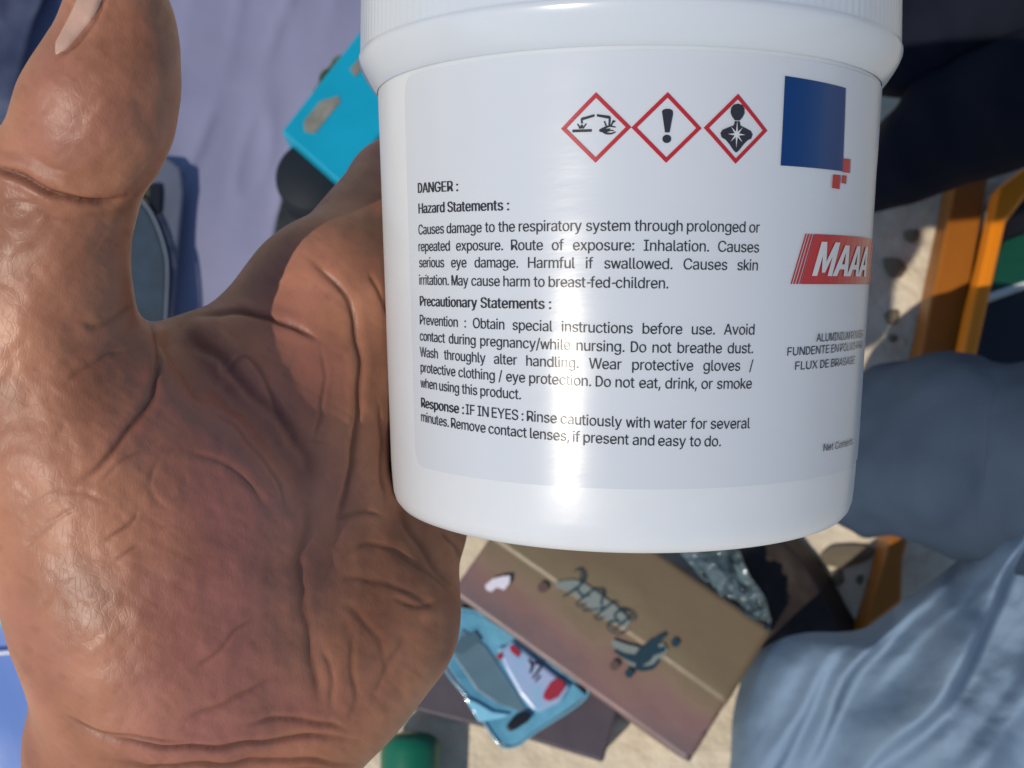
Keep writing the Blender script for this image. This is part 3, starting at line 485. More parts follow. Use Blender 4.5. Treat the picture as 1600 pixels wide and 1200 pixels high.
    316, 288, 325, 202, 334, 434, 336, 86, 349, 513, 350, 187, 355, 409, 358, 9, 361, 111, 364, 166, 369, 141, 369, 381, 378, 266, 384, 493, 399, 33,
    411, 467, 421, 236, 430, 65, 432, 435, 446, 399, 447, 196, 449, 103, 456, 147, 24, 36, 30, 24, 41, 36, 17, 41, 24, 17, 50, 41, 9, 50, 17, 9, 52,
    50, 6, 52, 9, 6, 31, 52, 31, 55, 52, 6, 26, 31, 34, 55, 31, 3, 26, 6, 3, 20, 26, 39, 55, 34, 3, 16, 20, 39, 56, 55, 43, 56, 39, 2, 16, 3, 2, 13,
    16, 48, 56, 43, 2, 15, 13, 4, 15, 2, 4, 19, 15, 4, 21, 19, 7, 21, 4, 7, 27, 21, 7, 37, 27, 7, 49, 37, 11, 49, 7, 11, 53, 49, 23, 53, 11, 23, 57,
    53, 32, 57, 23, 38, 57, 32, 42, 57, 38, 42, 59, 57, 46, 59, 42, 47, 59, 46, 0, 12, 10, 47, 58, 59, 45, 58, 47, 1, 12, 0, 40, 58, 45, 1, 18, 12,
    40, 54, 58, 5, 18, 1, 33, 54, 40, 5, 25, 18, 28, 54, 33, 5, 28, 25, 28, 51, 54, 5, 51, 28, 8, 51, 5, 8, 44, 51, 14, 44, 8, 14, 35, 44, 22, 35, 14,
    22, 29, 35, 116, 24, 20, 313, 9, 450, 9, 522, 89, 128, 89, 648, 99, 71, 127, 29, 172, 3, 173, 134, 173, 648, 177, 105, 187, 84, 206, 73, 232, -6,
    234, 69, 244, 69, 248, -5, 255, 70, 264, -4, 267, 72, 278, 74, 280, -1, 280, 450, 280, 522, 293, 2, 2, 8, 3, 2, 7, 8, 0, 22, 1, 0, 21, 22, 2, 9,
    7, 4, 9, 2, 4, 10, 9, 4, 11, 10, 18, 23, 19, 4, 13, 11, 16, 23, 18, 5, 13, 4, 14, 23, 16, 13, 23, 14, 5, 23, 13, 6, 23, 5, 12, 23, 6, 12, 20, 23,
    12, 17, 20, 12, 15, 17, 117, 29, 29, 564, 72, 191, 72, 522, 78, 130, 95, 81, 122, 42, 156, 198, 156, 522, 158, 15, 164, 144, 188, 103, 201, -2,
    226, 78, 251, -7, 275, 69, 306, 1, 311, 73, 343, 85, 354, 23, 369, 105, 390, 133, 393, 64, 403, 168, 407, 210, 407, 522, 410, 0, 410, 126, 423,
    126, 491, 0, 491, 522, 0, 6, 1, 0, 5, 6, 22, 28, 23, 22, 27, 28, 21, 27, 22, 0, 8, 5, 2, 8, 0, 19, 26, 21, 26, 27, 21, 2, 9, 8, 18, 25, 19, 25,
    26, 19, 3, 9, 2, 18, 20, 25, 20, 24, 25, 20, 27, 26, 16, 20, 18, 3, 11, 9, 15, 20, 16, 4, 11, 3, 4, 13, 11, 13, 20, 15, 4, 20, 13, 4, 17, 20, 24,
    27, 20, 7, 17, 4, 7, 14, 17, 10, 14, 7, 10, 12, 14, 118, 16, 16, 536, 24, 522, 116, 522, 224, 0, 227, 213, 244, 166, 253, 29, 257, 120, 266, 73,
    270, 73, 279, 120, 283, 29, 292, 166, 308, 213, 311, 0, 420, 522, 511, 522, 2, 1, 0, 2, 3, 1, 12, 15, 14, 12, 13, 15, 2, 4, 3, 11, 13, 12, 2, 6,
    4, 9, 13, 11, 2, 7, 6, 7, 8, 6, 7, 8, 9, 8, 13, 9, 2, 5, 7, 10, 13, 8, 2, 10, 5, 2, 13, 10, 119, 43, 31, 780, 31, 522, 120, 522, 184, 294, 189, 0,
    197, 244, 212, 188, 226, 126, 227, 57, 241, 57, 241, 124, 255, 185, 270, 242, 273, 0, 284, 294, 341, 236, 347, 522, 351, 272, 361, 309, 371, 347,
    381, 386, 381, 465, 390, 425, 400, 386, 400, 465, 409, 347, 419, 310, 429, 273, 436, 522, 439, 236, 498, 294, 507, 0, 511, 243, 525, 187, 538, 57,
    539, 125, 553, 57, 553, 124, 568, 186, 583, 242, 591, 0, 597, 294, 661, 522, 749, 522, 3, 1, 0, 3, 2, 1, 13, 20, 15, 20, 27, 15, 20, 23, 27, 23,
    29, 27, 40, 42, 41, 40, 39, 42, 13, 21, 20, 21, 29, 23, 13, 19, 21, 19, 22, 21, 13, 18, 19, 13, 17, 18, 13, 16, 17, 3, 4, 2, 11, 16, 13, 38, 39,
    40, 11, 14, 16, 3, 5, 4, 37, 39, 38, 10, 14, 11, 10, 12, 14, 3, 6, 5, 36, 39, 37, 9, 12, 10, 3, 7, 6, 7, 8, 6, 33, 35, 36, 7, 12, 9, 3, 12, 7,
    120, 32, 34, 521, 29, 0, 39, 522, 126, 0, 138, 522, 203, 420, 204, 117, 226, 383, 227, 153, 235, 235, 236, 300, 238, 250, 241, 283, 245, 187, 247,
    349, 257, 219, 261, 315, 263, 219, 266, 315, 275, 187, 279, 349, 281, 250, 285, 283, 287, 232, 287, 295, 295, 153, 298, 383, 318, 117, 321, 420,
    388, 522, 395, 0, 484, 522, 492, 0, 8, 3, 1, 8, 4, 3, 27, 30, 28, 27, 22, 30, 8, 6, 4, 25, 22, 27, 8, 9, 6, 9, 13, 6, 19, 23, 25, 23, 22, 25, 9,
    15, 13, 15, 17, 13, 15, 17, 19, 17, 23, 19, 9, 11, 15, 21, 23, 17, 0, 11, 9, 21, 31, 23, 0, 10, 11, 10, 21, 11, 10, 20, 21, 20, 31, 21, 0, 14, 10,
    16, 31, 20, 0, 12, 14, 12, 18, 14, 12, 18, 16, 18, 31, 16, 0, 7, 12, 24, 31, 18, 0, 5, 7, 26, 31, 24, 0, 2, 5, 29, 31, 26, 121, 34, 34, 536, 24,
    522, 65, -191, 75, -194, 85, -118, 89, -197, 98, -120, 106, -199, 116, 522, 122, -124, 126, -200, 143, -122, 161, -196, 162, -115, 179, -102, 192,
    -187, 194, -80, 207, -49, 219, -170, 224, -2, 227, 213, 243, -147, 243, 166, 253, 29, 257, 119, 263, -117, 266, 73, 270, 73, 279, 120, 281, -80,
    283, 29, 292, 166, 308, 213, 420, 522, 511, 522, 18, 7, 0, 18, 19, 7, 31, 33, 32, 31, 28, 33, 18, 21, 19, 30, 28, 31, 27, 29, 30, 29, 28, 30, 18,
    23, 21, 25, 26, 27, 26, 29, 27, 18, 25, 23, 25, 26, 23, 18, 22, 25, 18, 29, 22, 18, 28, 29, 16, 28, 18, 15, 28, 16, 15, 24, 28, 13, 24, 15, 12,
    24, 13, 10, 24, 12, 10, 20, 24, 1, 5, 3, 1, 8, 5, 8, 20, 10, 1, 20, 8, 1, 17, 20, 1, 14, 17, 1, 11, 14, 2, 11, 1, 4, 11, 2, 4, 9, 11, 6, 9, 4,
    122, 12, 10, 523, 57, 0, 57, 63, 66, 444, 66, 522, 173, 78, 173, 83, 350, 440, 350, 444, 458, 455, 458, 522, 466, 0, 466, 78, 2, 9, 3, 2, 8, 9, 2,
    7, 8, 7, 6, 8, 6, 5, 8, 1, 5, 6, 1, 4, 5, 1, 11, 4, 1, 10, 11, 0, 10, 1,
]
_ga = np.array(GLYPH_DATA)
GL = {}
_k = 0
while _k < len(_ga):
    _c, _n, _t, _adv = _ga[_k:_k + 4]; _k += 4
    _v = _ga[_k:_k + 2 * _n].reshape(-1, 2) / 700.0 * 0.729; _k += 2 * _n
    _f = _ga[_k:_k + 3 * _t].reshape(-1, 3); _k += 3 * _t
    GL[chr(_c)] = (_v, _f, _adv / 700.0 * 0.729)

import mathutils
GL['-'] = (GL['-'][0] * [0.75, 1], GL['-'][1], .36)
def letter_shape(ch, outer, inner, adv):
    rings = [[Vector((x, y, 0)) for x, y in r] for r in ([outer] + ([inner] if inner else []))]
    tri = mathutils.geometry.tessellate_polygon(rings)
    GL[ch] = (np.array([(q.x, q.y) for r in rings for q in r]), [tuple(t) for t in tri], adv)
_a = np.linspace(-math.pi / 2, math.pi / 2, 13)
letter_shape('D', [(.07, 0)] + [(.30 + .29 * math.cos(t), .3645 + .3645 * math.sin(t)) for t in _a] + [(.07, .729)],
          [(.165, .085)] + [(.29 + .205 * math.cos(t), .3645 + .2795 * math.sin(t)) for t in _a] + [(.165, .644)], .65)
letter_shape('M', [(.07, 0), (.16, 0), (.16, .56), (.35, 0), (.44, 0), (.63, .56), (.63, 0), (.72, 0), (.72, .729), (.59, .729), (.395, .14), (.20, .729), (.07, .729)], None, .79)
letter_shape('w', [(.02, .53), (.165, 0), (.26, 0), (.37, .40), (.48, 0), (.575, 0), (.72, .53), (.63, .53), (.527, .13), (.415, .53), (.325, .53), (.213, .13), (.11, .53)], None, .74)
letter_shape('k', [(.06, 0), (.15, 0), (.15, .17), (.22, .24), (.39, 0), (.50, 0), (.285, .305), (.49, .53), (.375, .53), (.15, .28), (.15, .729), (.06, .729)], None, .50)

def glyphs(txt, bold=0.0, shear=0.0):
    vs, fs, x, o = [], [], 0.0, 0
    for c in txt:
        v, f, a = GL[c]
        for sh in ((-.018, .018) if bold > 0.01 else (0.0,)):      # heavier weight: struck twice, a hair apart
            vs.append(v + [x + sh, 0]); fs += [tuple(int(i) + o for i in q) for q in f]
            o += len(v)
        x += a * 0.95 + (.02 if bold > 0.01 else 0)
    return np.concatenate(vs) * [0.93, 1.0], fs

# ------------------------------------------------------------------ ground
M_sand = mat('sand', (0.57, 0.49, 0.36), 0.9, 0.2, col2=(0.77, 0.69, 0.54), var_scale=26, bump=0.0035, bump_scale=70, detail=8)
n = 60
gv = []
for i in range(n):
    for j in range(n):
        x = -3 + 6 * i / (n - 1); y = -3 + 6 * j / (n - 1)
        gv.append((x, y, 0))
mesh('ground', gv, grid_faces(n, n), M_sand, kind='structure')

# ------------------------------------------------------------------ the tub
JD = 0.22
jd = np.array([(970 - 800) / F_PX, (600 - 440) / F_PX, -1.0]); jd /= np.linalg.norm(jd)
JF = jd * JD
ja = np.array([0.014, 1.0, 0.0]); ja -= jd * (ja @ jd); ja /= np.linalg.norm(ja)
jn = -jd
js = np.cross(ja, jn)
def body_r(h):
    return 0.0473 + (0.0493 - 0.0473) * (h + 0.0375) / 0.0705
def jar_pt(r, th, h):                      # camera axes
    r = np.asarray(r, float); th = np.asarray(th, float); h = np.asarray(h, float)
    return JF + h[..., None] * ja + (r * np.cos(th))[..., None] * jn + (r * np.sin(th))[..., None] * js
def px2cyl(px, py):
    """pixel of the photograph -> (angle, height) on the tub wall"""
    v = np.array([(px - 800) / F_PX, (600 - py) / F_PX, -1.0])
    h = 0.0
    for _ in range(8):
        R = body_r(h)
        vp = v - ja * (v @ ja); fp = JF - ja * (JF @ ja)
        A = vp @ vp; B = -2 * vp @ fp; Cq = fp @ fp - R * R
        D = max(B * B - 4 * A * Cq, 0)
        t = (-B - math.sqrt(D)) / (2 * A)
        q = v * t - JF
        h = q @ ja
    return math.atan2(q @ js, q @ jn), h

def lathe(profile, n=128):
    vs = []
    th = np.linspace(0, 2 * np.pi, n, endpoint=False)
    for r, h in profile:
        vs.append(jar_pt(np.full(n, r), th, np.full(n, h)))
    v = np.concatenate(vs)
    fs = []
    for i in range(len(profile) - 1):
        for k in range(n):
            a = i * n + k; b = i * n + (k + 1) % n
            fs.append((a, b, b + n, a + n))
    return cam2w(v), fs

M_tub = mat('tub_plastic', (0.61, 0.65, 0.69), 0.30, 0.4, var=0.035, var_scale=45, detail=8, sss=0.15, bump=0.00012, bump_scale=70)
M_lid = mat('lid_plastic', (0.55, 0.605, 0.665), 0.22, 0.5, sss=0.15, bump=0.00003, bump_scale=220)
M_label = mat('label_film', (0.535, 0.58, 0.635), 0.25, 0.28, bump=0.00009, bump_scale=110, stretch=(0.35, 1.6, 0.35))
M_ink = mat('black_ink', (0.03, 0.034, 0.046), 0.25, 0.16, bump=0.00009, bump_scale=110, stretch=(0.35, 1.6, 0.35))
M_red = mat('red_ink', (0.40, 0.022, 0.032), 0.25, 0.4)
M_blue = mat('blue_ink', (0.004, 0.036, 0.15), 0.25, 0.4)
M_whiteink = mat('white_ink', (0.55, 0.57, 0.6), 0.25, 0.4)
M_pink = mat('pale_red_ink', (0.48, 0.25, 0.27), 0.25, 0.4)

tub = empty('plastic_tub', cam2w(JF + ja * -0.0457), 'white plastic tub with a printed hazard label, held in the hand', 'tub')
HB = -0.0457
prof = [(0.0, HB + 0.0012), (0.030, HB + 0.0012), (0.041, HB + 0.0006), (0.0430, HB + 0.0001), (0.0443, HB + 0.0001), (0.0455, HB + 0.0006),
        (0.0464, HB + 0.0017), (0.0469, HB + 0.0033), (0.0471, HB + 0.0055), (body_r(-0.036), -0.036)]
for h in np.linspace(-0.030, 0.040, 12): prof.append((body_r(h), h))
prof += [(0.0490, 0.0435), (0.0488, 0.054), (0.0, 0.054)]
v, f = lathe(prof)
mesh('tub_body', v, f, M_tub, tub, True)
lp = [(0.04955, 0.0368), (0.0500, 0.0372), (0.0509, 0.0384), (0.0519, 0.0399), (0.0526, 0.0412), (0.05305, 0.0424), (0.0531, 0.0431), (0.0529, 0.0434), (0.0528, 0.0436)]
n = 720                                    # fine vertical ribs on the skirt
th = np.linspace(0, 2 * np.pi, n, endpoint=False)
rings = []
for r, h in lp: rings.append(jar_pt(np.full(n, r), th, np.full(n, h)))
rib = 0.00005 * (np.arange(n) % 4 < 2)
for r, h in [(0.05275, 0.0440), (0.0526, 0.050), (0.0524, 0.058), (0.0520, 0.0595)]:
    rings.append(jar_pt(r + rib * (h < 0.059), th, np.full(n, h)))
for r, h in [(0.0508, 0.0602), (0.0480, 0.0604), (0.0470, 0.0596), (0.0, 0.0596)]: rings.append(jar_pt(np.full(n, r), th, np.full(n, h)))
v = cam2w(np.concatenate(rings)); fs = []
for i in range(len(rings) - 1):
    for k in range(n):
        a = i * n + k; b = i * n + (k + 1) % n
        fs.append((a, b, b + n, a + n))
mesh('lid', v, fs, M_lid, tub, True)

# label sheet, rounded corners at its left end
T0 = px2cyl(642, 430)[0]; T1 = math.radians(205)
HT = px2cyl(980, 79)[1]; HL = px2cyl(980, 764)[1]
nt_, nh = 260, 60
RL = 0.0482
lv = []
for i in range(nt_):
    s = i / (nt_ - 1)
    th_ = T0 + (T1 - T0) * s ** 1.0
    d = (th_ - T0) * RL
    rc = 0.003
    cut = 0 if d >= rc else rc - math.sqrt(max(rc * rc - (rc - d) ** 2, 0))
    for j in range(nh):
        h = (HL + cut) + (HT - HL - 2 * cut) * j / (nh - 1)
        w = 0.00006 * noise.noise(Vector((th_ * 3.5, h * 140, 2.2)))
        lv.append(jar_pt(body_r(h) + 0.00022 + w, th_, h))
lab = mesh('label', cam2w(np.array(lv)), grid_faces(nt_, nh), M_label, tub, True)

def wrap(flat_v, off):
    """(theta, h) pairs -> world, standing 'off' proud of the wall"""
    a = np.asarray(flat_v, float)
    w = 0.00006 * np.array([noise.noise(Vector((t * 3.5, h * 140, 2.2))) for t, h in a])
    return cam2w(jar_pt(body_r(a[:, 1]) + off + w, a[:, 0], a[:, 1]))

class Print:
    def __init__(s): s.v = []; s.f = []
    def add(s, v, f):
        o = len(s.v); s.v += [tuple(x) for x in v]; s.f += [tuple(o + i for i in q) for q in f]
    def line(s, txt, p0, p1, cap, bold=0.0, justify=True, shear=0.0):
        """baseline from pixel p0 to pixel p1"""
        (t0, h0), (t1, h1) = px2cyl(*p0), px2cyl(*p1)
        words = txt.split(' ')
        size = cap / 0.729
        g = [glyphs(w, bold, shear) for w in words]
        ws = [q[0][:, 0].max() - q[0][:, 0].min() for q in g]
        W = abs(t1 - t0) * RL
        sx = size
        ngap = max(len(words) - 1, 1)
        tot = sum(ws) * sx
        mingap = 0.26 * size
        if tot + mingap * (len(words) - 1) > W or not justify:
            sx = W / (sum(ws) + 0.30 * (len(words) - 1)); gap = 0.30 * sx
        else:
            gap = (W - tot) / ngap
        x = 0.0
        for q, w in zip(g, ws):
            vv = q[0].copy(); vv[:, 0] -= vv[:, 0].min()
            u = (x + vv[:, 0] * sx) / W
            s.add(np.stack([t0 + (t1 - t0) * u, h0 + (h1 - h0) * u + vv[:, 1] * size], 1), q[1])
            x += w * sx + gap
    def build(s, name, m, off, parent, **k):
        return mesh(name, wrap(s.v, off), s.f, m, parent, False, **k)

CAP = 0.00176
pt = Print()
B1 = 0.018
pt.line('DANGER :', (656, 302), (718, 299), CAP, B1, False)
pt.line('Hazard Statements :', (657, 334), (797, 329), CAP, B1, False)
pt.build('printed_heading', M_ink, 0.00042, lab)
pt = Print()
L = [('Causes damage to the respiratory system through prolonged or', (657, 367), (1184, 364)),
     ('repeated exposure. Route of exposure: Inhalation. Causes', (657, 393), (1183, 395)),
     ('serious eye damage. Harmful if swallowed. Causes skin', (658, 418), (1181, 423)),
     ('irritation. May cause harm to breast-fed-children.', (658, 445), (1043, 451))]
for t, a, b in L: pt.line(t, a, b, CAP, 0.004)
pt.build('printed_paragraph', M_ink, 0.00042, lab)
pt = Print()
pt.line('Precautionary Statements :', (659, 478), (862, 483), CAP, B1, False)
pt.line('Response :', (661, 636), (727, 647), CAP, B1, False)
pt.build('printed_heading', M_ink, 0.00042, lab)
pt = Print()
L = [('Prevention : Obtain special instructions before use. Avoid', (659, 507), (1176, 523)),
     ('contact during pregnancy/while nursing. Do not breathe dust.', (659, 532), (1174, 552)),
     ('Wash throughly alter handling. Wear protective gloves /', (659, 557), (1174, 579)),
     ('protective clothing / eye protection. Do not eat, drink, or smoke', (660, 581), (1172, 607)),
     ('when using this product.', (660, 605), (815, 624)),
     ('IF IN EYES : Rinse cautiously with water for several', (730, 647), (1169, 669)),
     ('minutes. Remove contact lenses, if present and easy to do.', (661, 658), (1124, 697))]
for t, a, b in L: pt.line(t, a, b, CAP, 0.004)
pt.build('printed_paragraph', M_ink, 0.00042, lab)
pt = Print()
pt.line('ALUMINIUM POWDER', (1272, 534), (1345, 527), 0.00140, 0.0, False)
pt.line('FUNDENTE EN POLVO PARA', (1227, 556), (1344.5, 543), 0.00140, 0.0, False)
pt.line('FLUX DE BRASAGE', (1239, 578), (1332, 568), 0.00140, 0.0, False)
pt.build('printed_product_text', M_ink, 0.00042, lab)
pt = Print()
pt.line('Net Contents :', (1283, 705), (1331, 693), 0.0013, 0.01, False)
pt.build('printed_contents_text', M_ink, 0.00042, lab)

def diamond(cx, cy):
    t, h = px2cyl(cx, cy)
    R = 0.00545; r = R * 0.845
    F = Print()
    N = 10
    def edge(rad):
        p = []
        c = [(0, rad), (rad, 0), (0, -rad), (-rad, 0)]
        for i in range(4):
            a, b = c[i], c[(i + 1) % 4]
            for k in range(N): p.append((a[0] + (b[0] - a[0]) * k / N, a[1] + (b[1] - a[1]) * k / N))
        return p
    o, i_ = edge(R), edge(r)
    m = len(o)
    vs = [(t + x / RL, h + y) for x, y in o + i_]
    F.add(vs, [(k, (k + 1) % m, m + (k + 1) % m, m + k) for k in range(m)])
    fr = F.build('hazard_diamond', M_red, 0.00042, lab)
    def sub(shapes, name, m_, off):
        q = Print()
        for vs_, fs_ in shapes:
            q.add([(t + x * R / RL, h + y * R) for x, y in vs_], fs_)
        q.build(name, m_, off, lab)
    return sub
def poly(p): return (p, [tuple(range(len(p)))])

sub = diamond(931, 200)
sh = [poly([(-.36, .30), (-.05, .38), (-.04, .31), (-.36, .22)]), poly([(.03, .38), (.36, .33), (.36, .24), (.04, .31)]),
      ribbon([(-.36, .29), (-.40, .24), (-.39, .12)], [.05, .05, .04], 8), ribbon([(.36, .31), (.39, .26), (.38, .05)], [.05, .05, .04], 8),
      poly([(-.66, -.04), (-.12, -.04), (-.12, -.12), (-.66, -.12)]),
      ribbon([(-.39, .09), (-.47, -.02)], [.04, .03], 6), ribbon([(-.52, .12), (-.44, -.02)], [.03, .03], 6), ribbon([(-.27, .12), (-.37, -.02)], [.03, .03], 6),
      ribbon([(-.38, .08), (-.40, -.02)], [.03, .03], 6),
      ribbon([(.24, .18), (.30, .02)], [.03, .03], 6), ribbon([(.50, .2), (.42, .02)], [.035, .03], 6), ribbon([(.47, .12), (.55, .18)], [.03, .03], 6),
      ribbon([(.56, .0), (.38, .03), (.20, -.04), (.12, -.09), (.22, -.13)], [.03, .05, .06, .05, .04], 16),
      ribbon([(.22, -.13), (.30, -.17), (.44, -.18), (.56, -.13)], [.05, .06, .05, .03], 12),
      ribbon([(.16, -.07), (.30, -.08), (.40, -.04)], [.10, .09, .03], 10), ribbon([(.28, -.12), (.42, -.09), (.5, -.1)], [.05, .04, .03], 10)]
sub(sh, 'corrosion_pictogram', M_ink, 0.00050)
sub = diamond(1041, 200)
up = [(-.15, .46), (-.12, .50), (-.05, .53), (.05, .53), (.12, .50), (.15, .46), (.155, .38), (.07, -.14), (-.05, -.14)]
sub([poly(up), poly(disc2(0.0, -.32, .12))], 'exclamation_pictogram', M_ink, 0.00050)
sub = diamond(1149, 202)
bust = [(-.07, .22), (-.10, .10), (-.28, .03), (-.44, -.04), (-.50, -.14), (-.46, -.26), (-.34, -.32), (-.22, -.44), (-.08, -.62), (0, -.68), (.08, -.62),
        (.22, -.44), (.34, -.32), (.46, -.26), (.50, -.14), (.44, -.04), (.28, .03), (.10, .10), (.07, .22)]
sub([poly([(-.07, .24), (-.16, .34), (-.215, .46), (-.20, .60), (-.12, .69), (0, .72), (.12, .69), (.20, .60), (.215, .46), (.16, .34), (.07, .24)]), poly(bust)],
    'health_hazard_pictogram', M_ink, 0.00050)
star = []
for k in range(16):
    a = math.pi / 2 + 2 * math.pi * k / 16
    rr = [0.34, 0.06, 0.26, 0.06][k % 4]
    if k % 2: rr = .07
    star.append((rr * math.cos(a) * (0.8 if k % 8 == 4 else 1), -.16 + rr * 1.15 * math.sin(a)))
sub([([(0, -.16)] + star, [(0, 1 + k, 1 + (k + 1) % 16) for k in range(16)])], 'white_star', M_whiteink, 0.00058)

def patch(c4, name, m_, off, nu=14, nv=4):
    q = [px2cyl(*c) for c in c4]           # tl, tr, br, bl
    vs = []
    for i in range(nu):
        u = i / (nu - 1)
        for j in range(nv):
            w = j / (nv - 1)
            top = np.array(q[0]) * (1 - u) + np.array(q[1]) * u
            bot = np.array(q[3]) * (1 - u) + np.array(q[2]) * u
            vs.append(tuple(bot * (1 - w) + top * w))
    return mesh(name, wrap(vs, off), grid_faces(nu, nv), m_, lab)
patch([(1224, 119), (1318, 138), (1313, 268), (1217, 259)], 'blue_square', M_blue, 0.00042)
patch([(1313.5, 248), (1325, 249), (1324, 271), (1312.5, 269)], 'red_square', M_red, 0.00042, 4, 3)
patch([(1298, 273), (1309, 274), (1308, 296), (1296.5, 294)], 'red_square', M_red, 0.00042, 4, 3)
patch([(1312, 274), (1319, 275), (1318, 288), (1311, 286)], 'red_square', M_red, 0.00042, 4, 3)
# red parallelogram with slanted stripes and white slanted lettering, running round the wall
tl, hl = px2cyl(1270, 366); tb, hb = px2cyl(1248, 444)
tr = math.radians(83)
sl = (tl - tb)
def para(a0, a1, name, m_, off):
    vs = []
    for i in range(16):
        u = i / 15
        vs += [(a0 + (a1 - a0) * u, hb), (a0 + (a1 - a0) * u + sl, hl)]
    return vs, [(2 * i, 2 * i + 2, 2 * i + 3, 2 * i + 1) for i in range(15)]
q = Print(); q.add(*para(tb, tr, '', None, 0)); q.build('red_emblem', M_red, 0.00042, lab)
q = Print()
k0 = px2cyl(1232, 443)[0]
wst = (tb - k0)
for s0, s1 in ((0.0, .12), (.24, .40), (.52, .72), (.82, .94)): q.add(*para(k0 + wst * s0, k0 + wst * s1, '', None, 0))
q.build('slanted_stripes', M_red, 0.00042, lab)
q = Print()
hcap = px2cyl(1285, 378)[1] - px2cyl(1270, 431)[1]
LM = [(0, 0), (.24, 0), (.24, .58), (.42, .10), (.58, .10), (.76, .58), (.76, 0), (1, 0), (1, 1), (.72, 1), (.5, .42), (.28, 1), (0, 1)]
LA = [(0, 0), (.28, 0), (.345, .22), (.655, .22), (.72, 0), (1, 0), (.66, 1), (.34, 1)]
LA_IN = [(.40, .38), (.60, .38), (.5, .78)]
def put(poly_, t0, t1, h0, lean, hs=1.0):
    return [(t0 + (t1 - t0) * x + lean * y, h0 + hcap * hs * y) for x, y in poly_]
import mathutils
def letter(outer, inner, t0, t1, h0, lean, hs=1.0):
    rings = [[Vector((x, y, 0)) for x, y in outer]] + ([[Vector((x, y, 0)) for x, y in inner]] if inner else [])
    tri = mathutils.geometry.tessellate_polygon(rings)
    q.add(put([(a.x, a.y) for r_ in rings for a in r_], t0, t1, h0, lean, hs), [tuple(t) for t in tri])
lean = px2cyl(1281, 378)[0] - px2cyl(1266, 431)[0]
h0 = px2cyl(1266, 431)[1]
tm0, tm1 = px2cyl(1265, 431)[0], px2cyl(1296, 431)[0]
letter(LM, None, tm0, tm1, h0, lean)
wa = (tm1 - tm0) * 0.98
for k in range(3): letter(LA, LA_IN, tm1 + wa * (.02 + .92 * k), tm1 + wa * (.98 + .92 * k), h0, lean, .93)
q.build('emblem_lettering', M_whiteink, 0.00050, lab)

# ------------------------------------------------------------------ the hand: one continuous surface grown from a distance field
def pc(px, py, dmm):
    d = dmm / 1000.0
    return np.array([(px - 800) / F_PX * d, (600 - py) / F_PX * d, -d])
# (px, py, depth mm, radius mm) -> (px, py, depth mm, radius mm), blend mm
CAPS = [
    # thumb
    (198, -60, 166, 4.6, 187, -6, 166, 6.0, 4), (186, -6, 166, 5.8, 182, 66, 166, 8.0, 4), (182, 66, 166, 8.0, 152, 170, 167, 10.9, 5), (200, 40, 165, 5, 206, 110, 165, 5.5, 5), (152, 170, 167, 10.9, 100, 285, 173, 11.6, 4),
    (188, 140, 166, 6.8, 156, 225, 168, 8.0, 5),
    (92, 300, 174, 11.8, 62, 540, 184, 14.2, 3), (62, 540, 184, 14.2, 150, 720, 190, 19, 9),
    # thenar
    (150, 720, 190, 19, 235, 900, 196, 24, 9), (235, 900, 196, 24, 262, 1010, 199, 23, 8), (340, 800, 201, 17, 350, 980, 202, 17, 16),
    # web
    (175, 650, 193, 13.5, 430, 555, 225, 14.5, 8),
    # palm plate
    (300, 700, 208, 17, 470, 640, 228, 17, 10), (470, 640, 228, 17, 515, 475, 229, 16.4, 10), (440, 545, 228, 13.5, 505, 470, 230, 15.0, 8), (420, 760, 222, 18, 400, 980, 216, 18, 10),
    (420, 760, 222, 18, 580, 760, 239, 17, 10), (480, 600, 230, 17, 590, 700, 241, 16, 10),
    # hypothenar
    (612, 835, 238, 15.5, 582, 968, 221, 16.0, 14), (582, 968, 221, 15.8, 492, 1085, 213, 12.8, 10), (470, 900, 226, 18, 480, 1020, 219, 18, 9), (440, 800, 214, 15, 455, 1030, 209, 14.5, 16), (520, 880, 222, 15, 500, 1040, 213, 14, 14),
    # wrist and forearm
    (262, 1010, 199, 23, 200, 1150, 207, 17.5, 7), (200, 1150, 207, 17.5, 170, 1420, 212, 18, 6), (492, 1085, 213, 12.8, 420, 1170, 213, 15.0, 8),
    (425, 1170, 213, 15.0, 410, 1420, 216, 18, 6), (310, 1130, 209, 18.5, 300, 1420, 212, 20, 8),
    # index
    (516, 468, 230, 15.2, 622, 296, 262, 12.2, 6), (622, 296, 262, 12.2, 720, 230, 281, 9.6, 3), (720, 230, 281, 9.6, 900, 190, 288, 9.0, 2),
    (900, 190, 288, 9.0, 1050, 230, 285, 8.2, 2), (1050, 230, 285, 8.2, 1140, 290, 276, 7.2, 2),
    # middle
    (580, 590, 241, 14.5, 660, 470, 274, 11.5, 5), (660, 470, 274, 11.5, 780, 395, 287, 9.8, 3), (780, 395, 287, 9.8, 970, 360, 290, 9.2, 2),
    (970, 360, 290, 9.2, 1120, 390, 285, 8.4, 2), (1120, 390, 285, 8.4, 1210, 430, 275, 7.4, 2),
    # ring
    (610, 700, 243, 14, 680, 620, 275, 11, 5), (680, 620, 275, 11, 790, 560, 287, 9.4, 3), (790, 560, 287, 9.4, 970, 530, 289, 8.8, 2),
    (970, 530, 289, 8.8, 1100, 550, 285, 8.0, 2), (1100, 550, 285, 8.0, 1180, 580, 277, 7.0, 2),
    # little
    (622, 815, 241, 13, 690, 765, 272, 9.6, 5), (690, 765, 272, 9.6, 790, 715, 283, 8.2, 3), (790, 715, 283, 8.2, 920, 690, 285, 7.6, 2),
    (920, 690, 285, 7.6, 1030, 700, 281, 6.8, 2),
]
VX = 0.0009
LO = np.array([-0.125, -0.150, -0.312]); HI = np.array([0.090, 0.078, -0.140])
NG = np.ceil((HI - LO) / VX).astype(int)
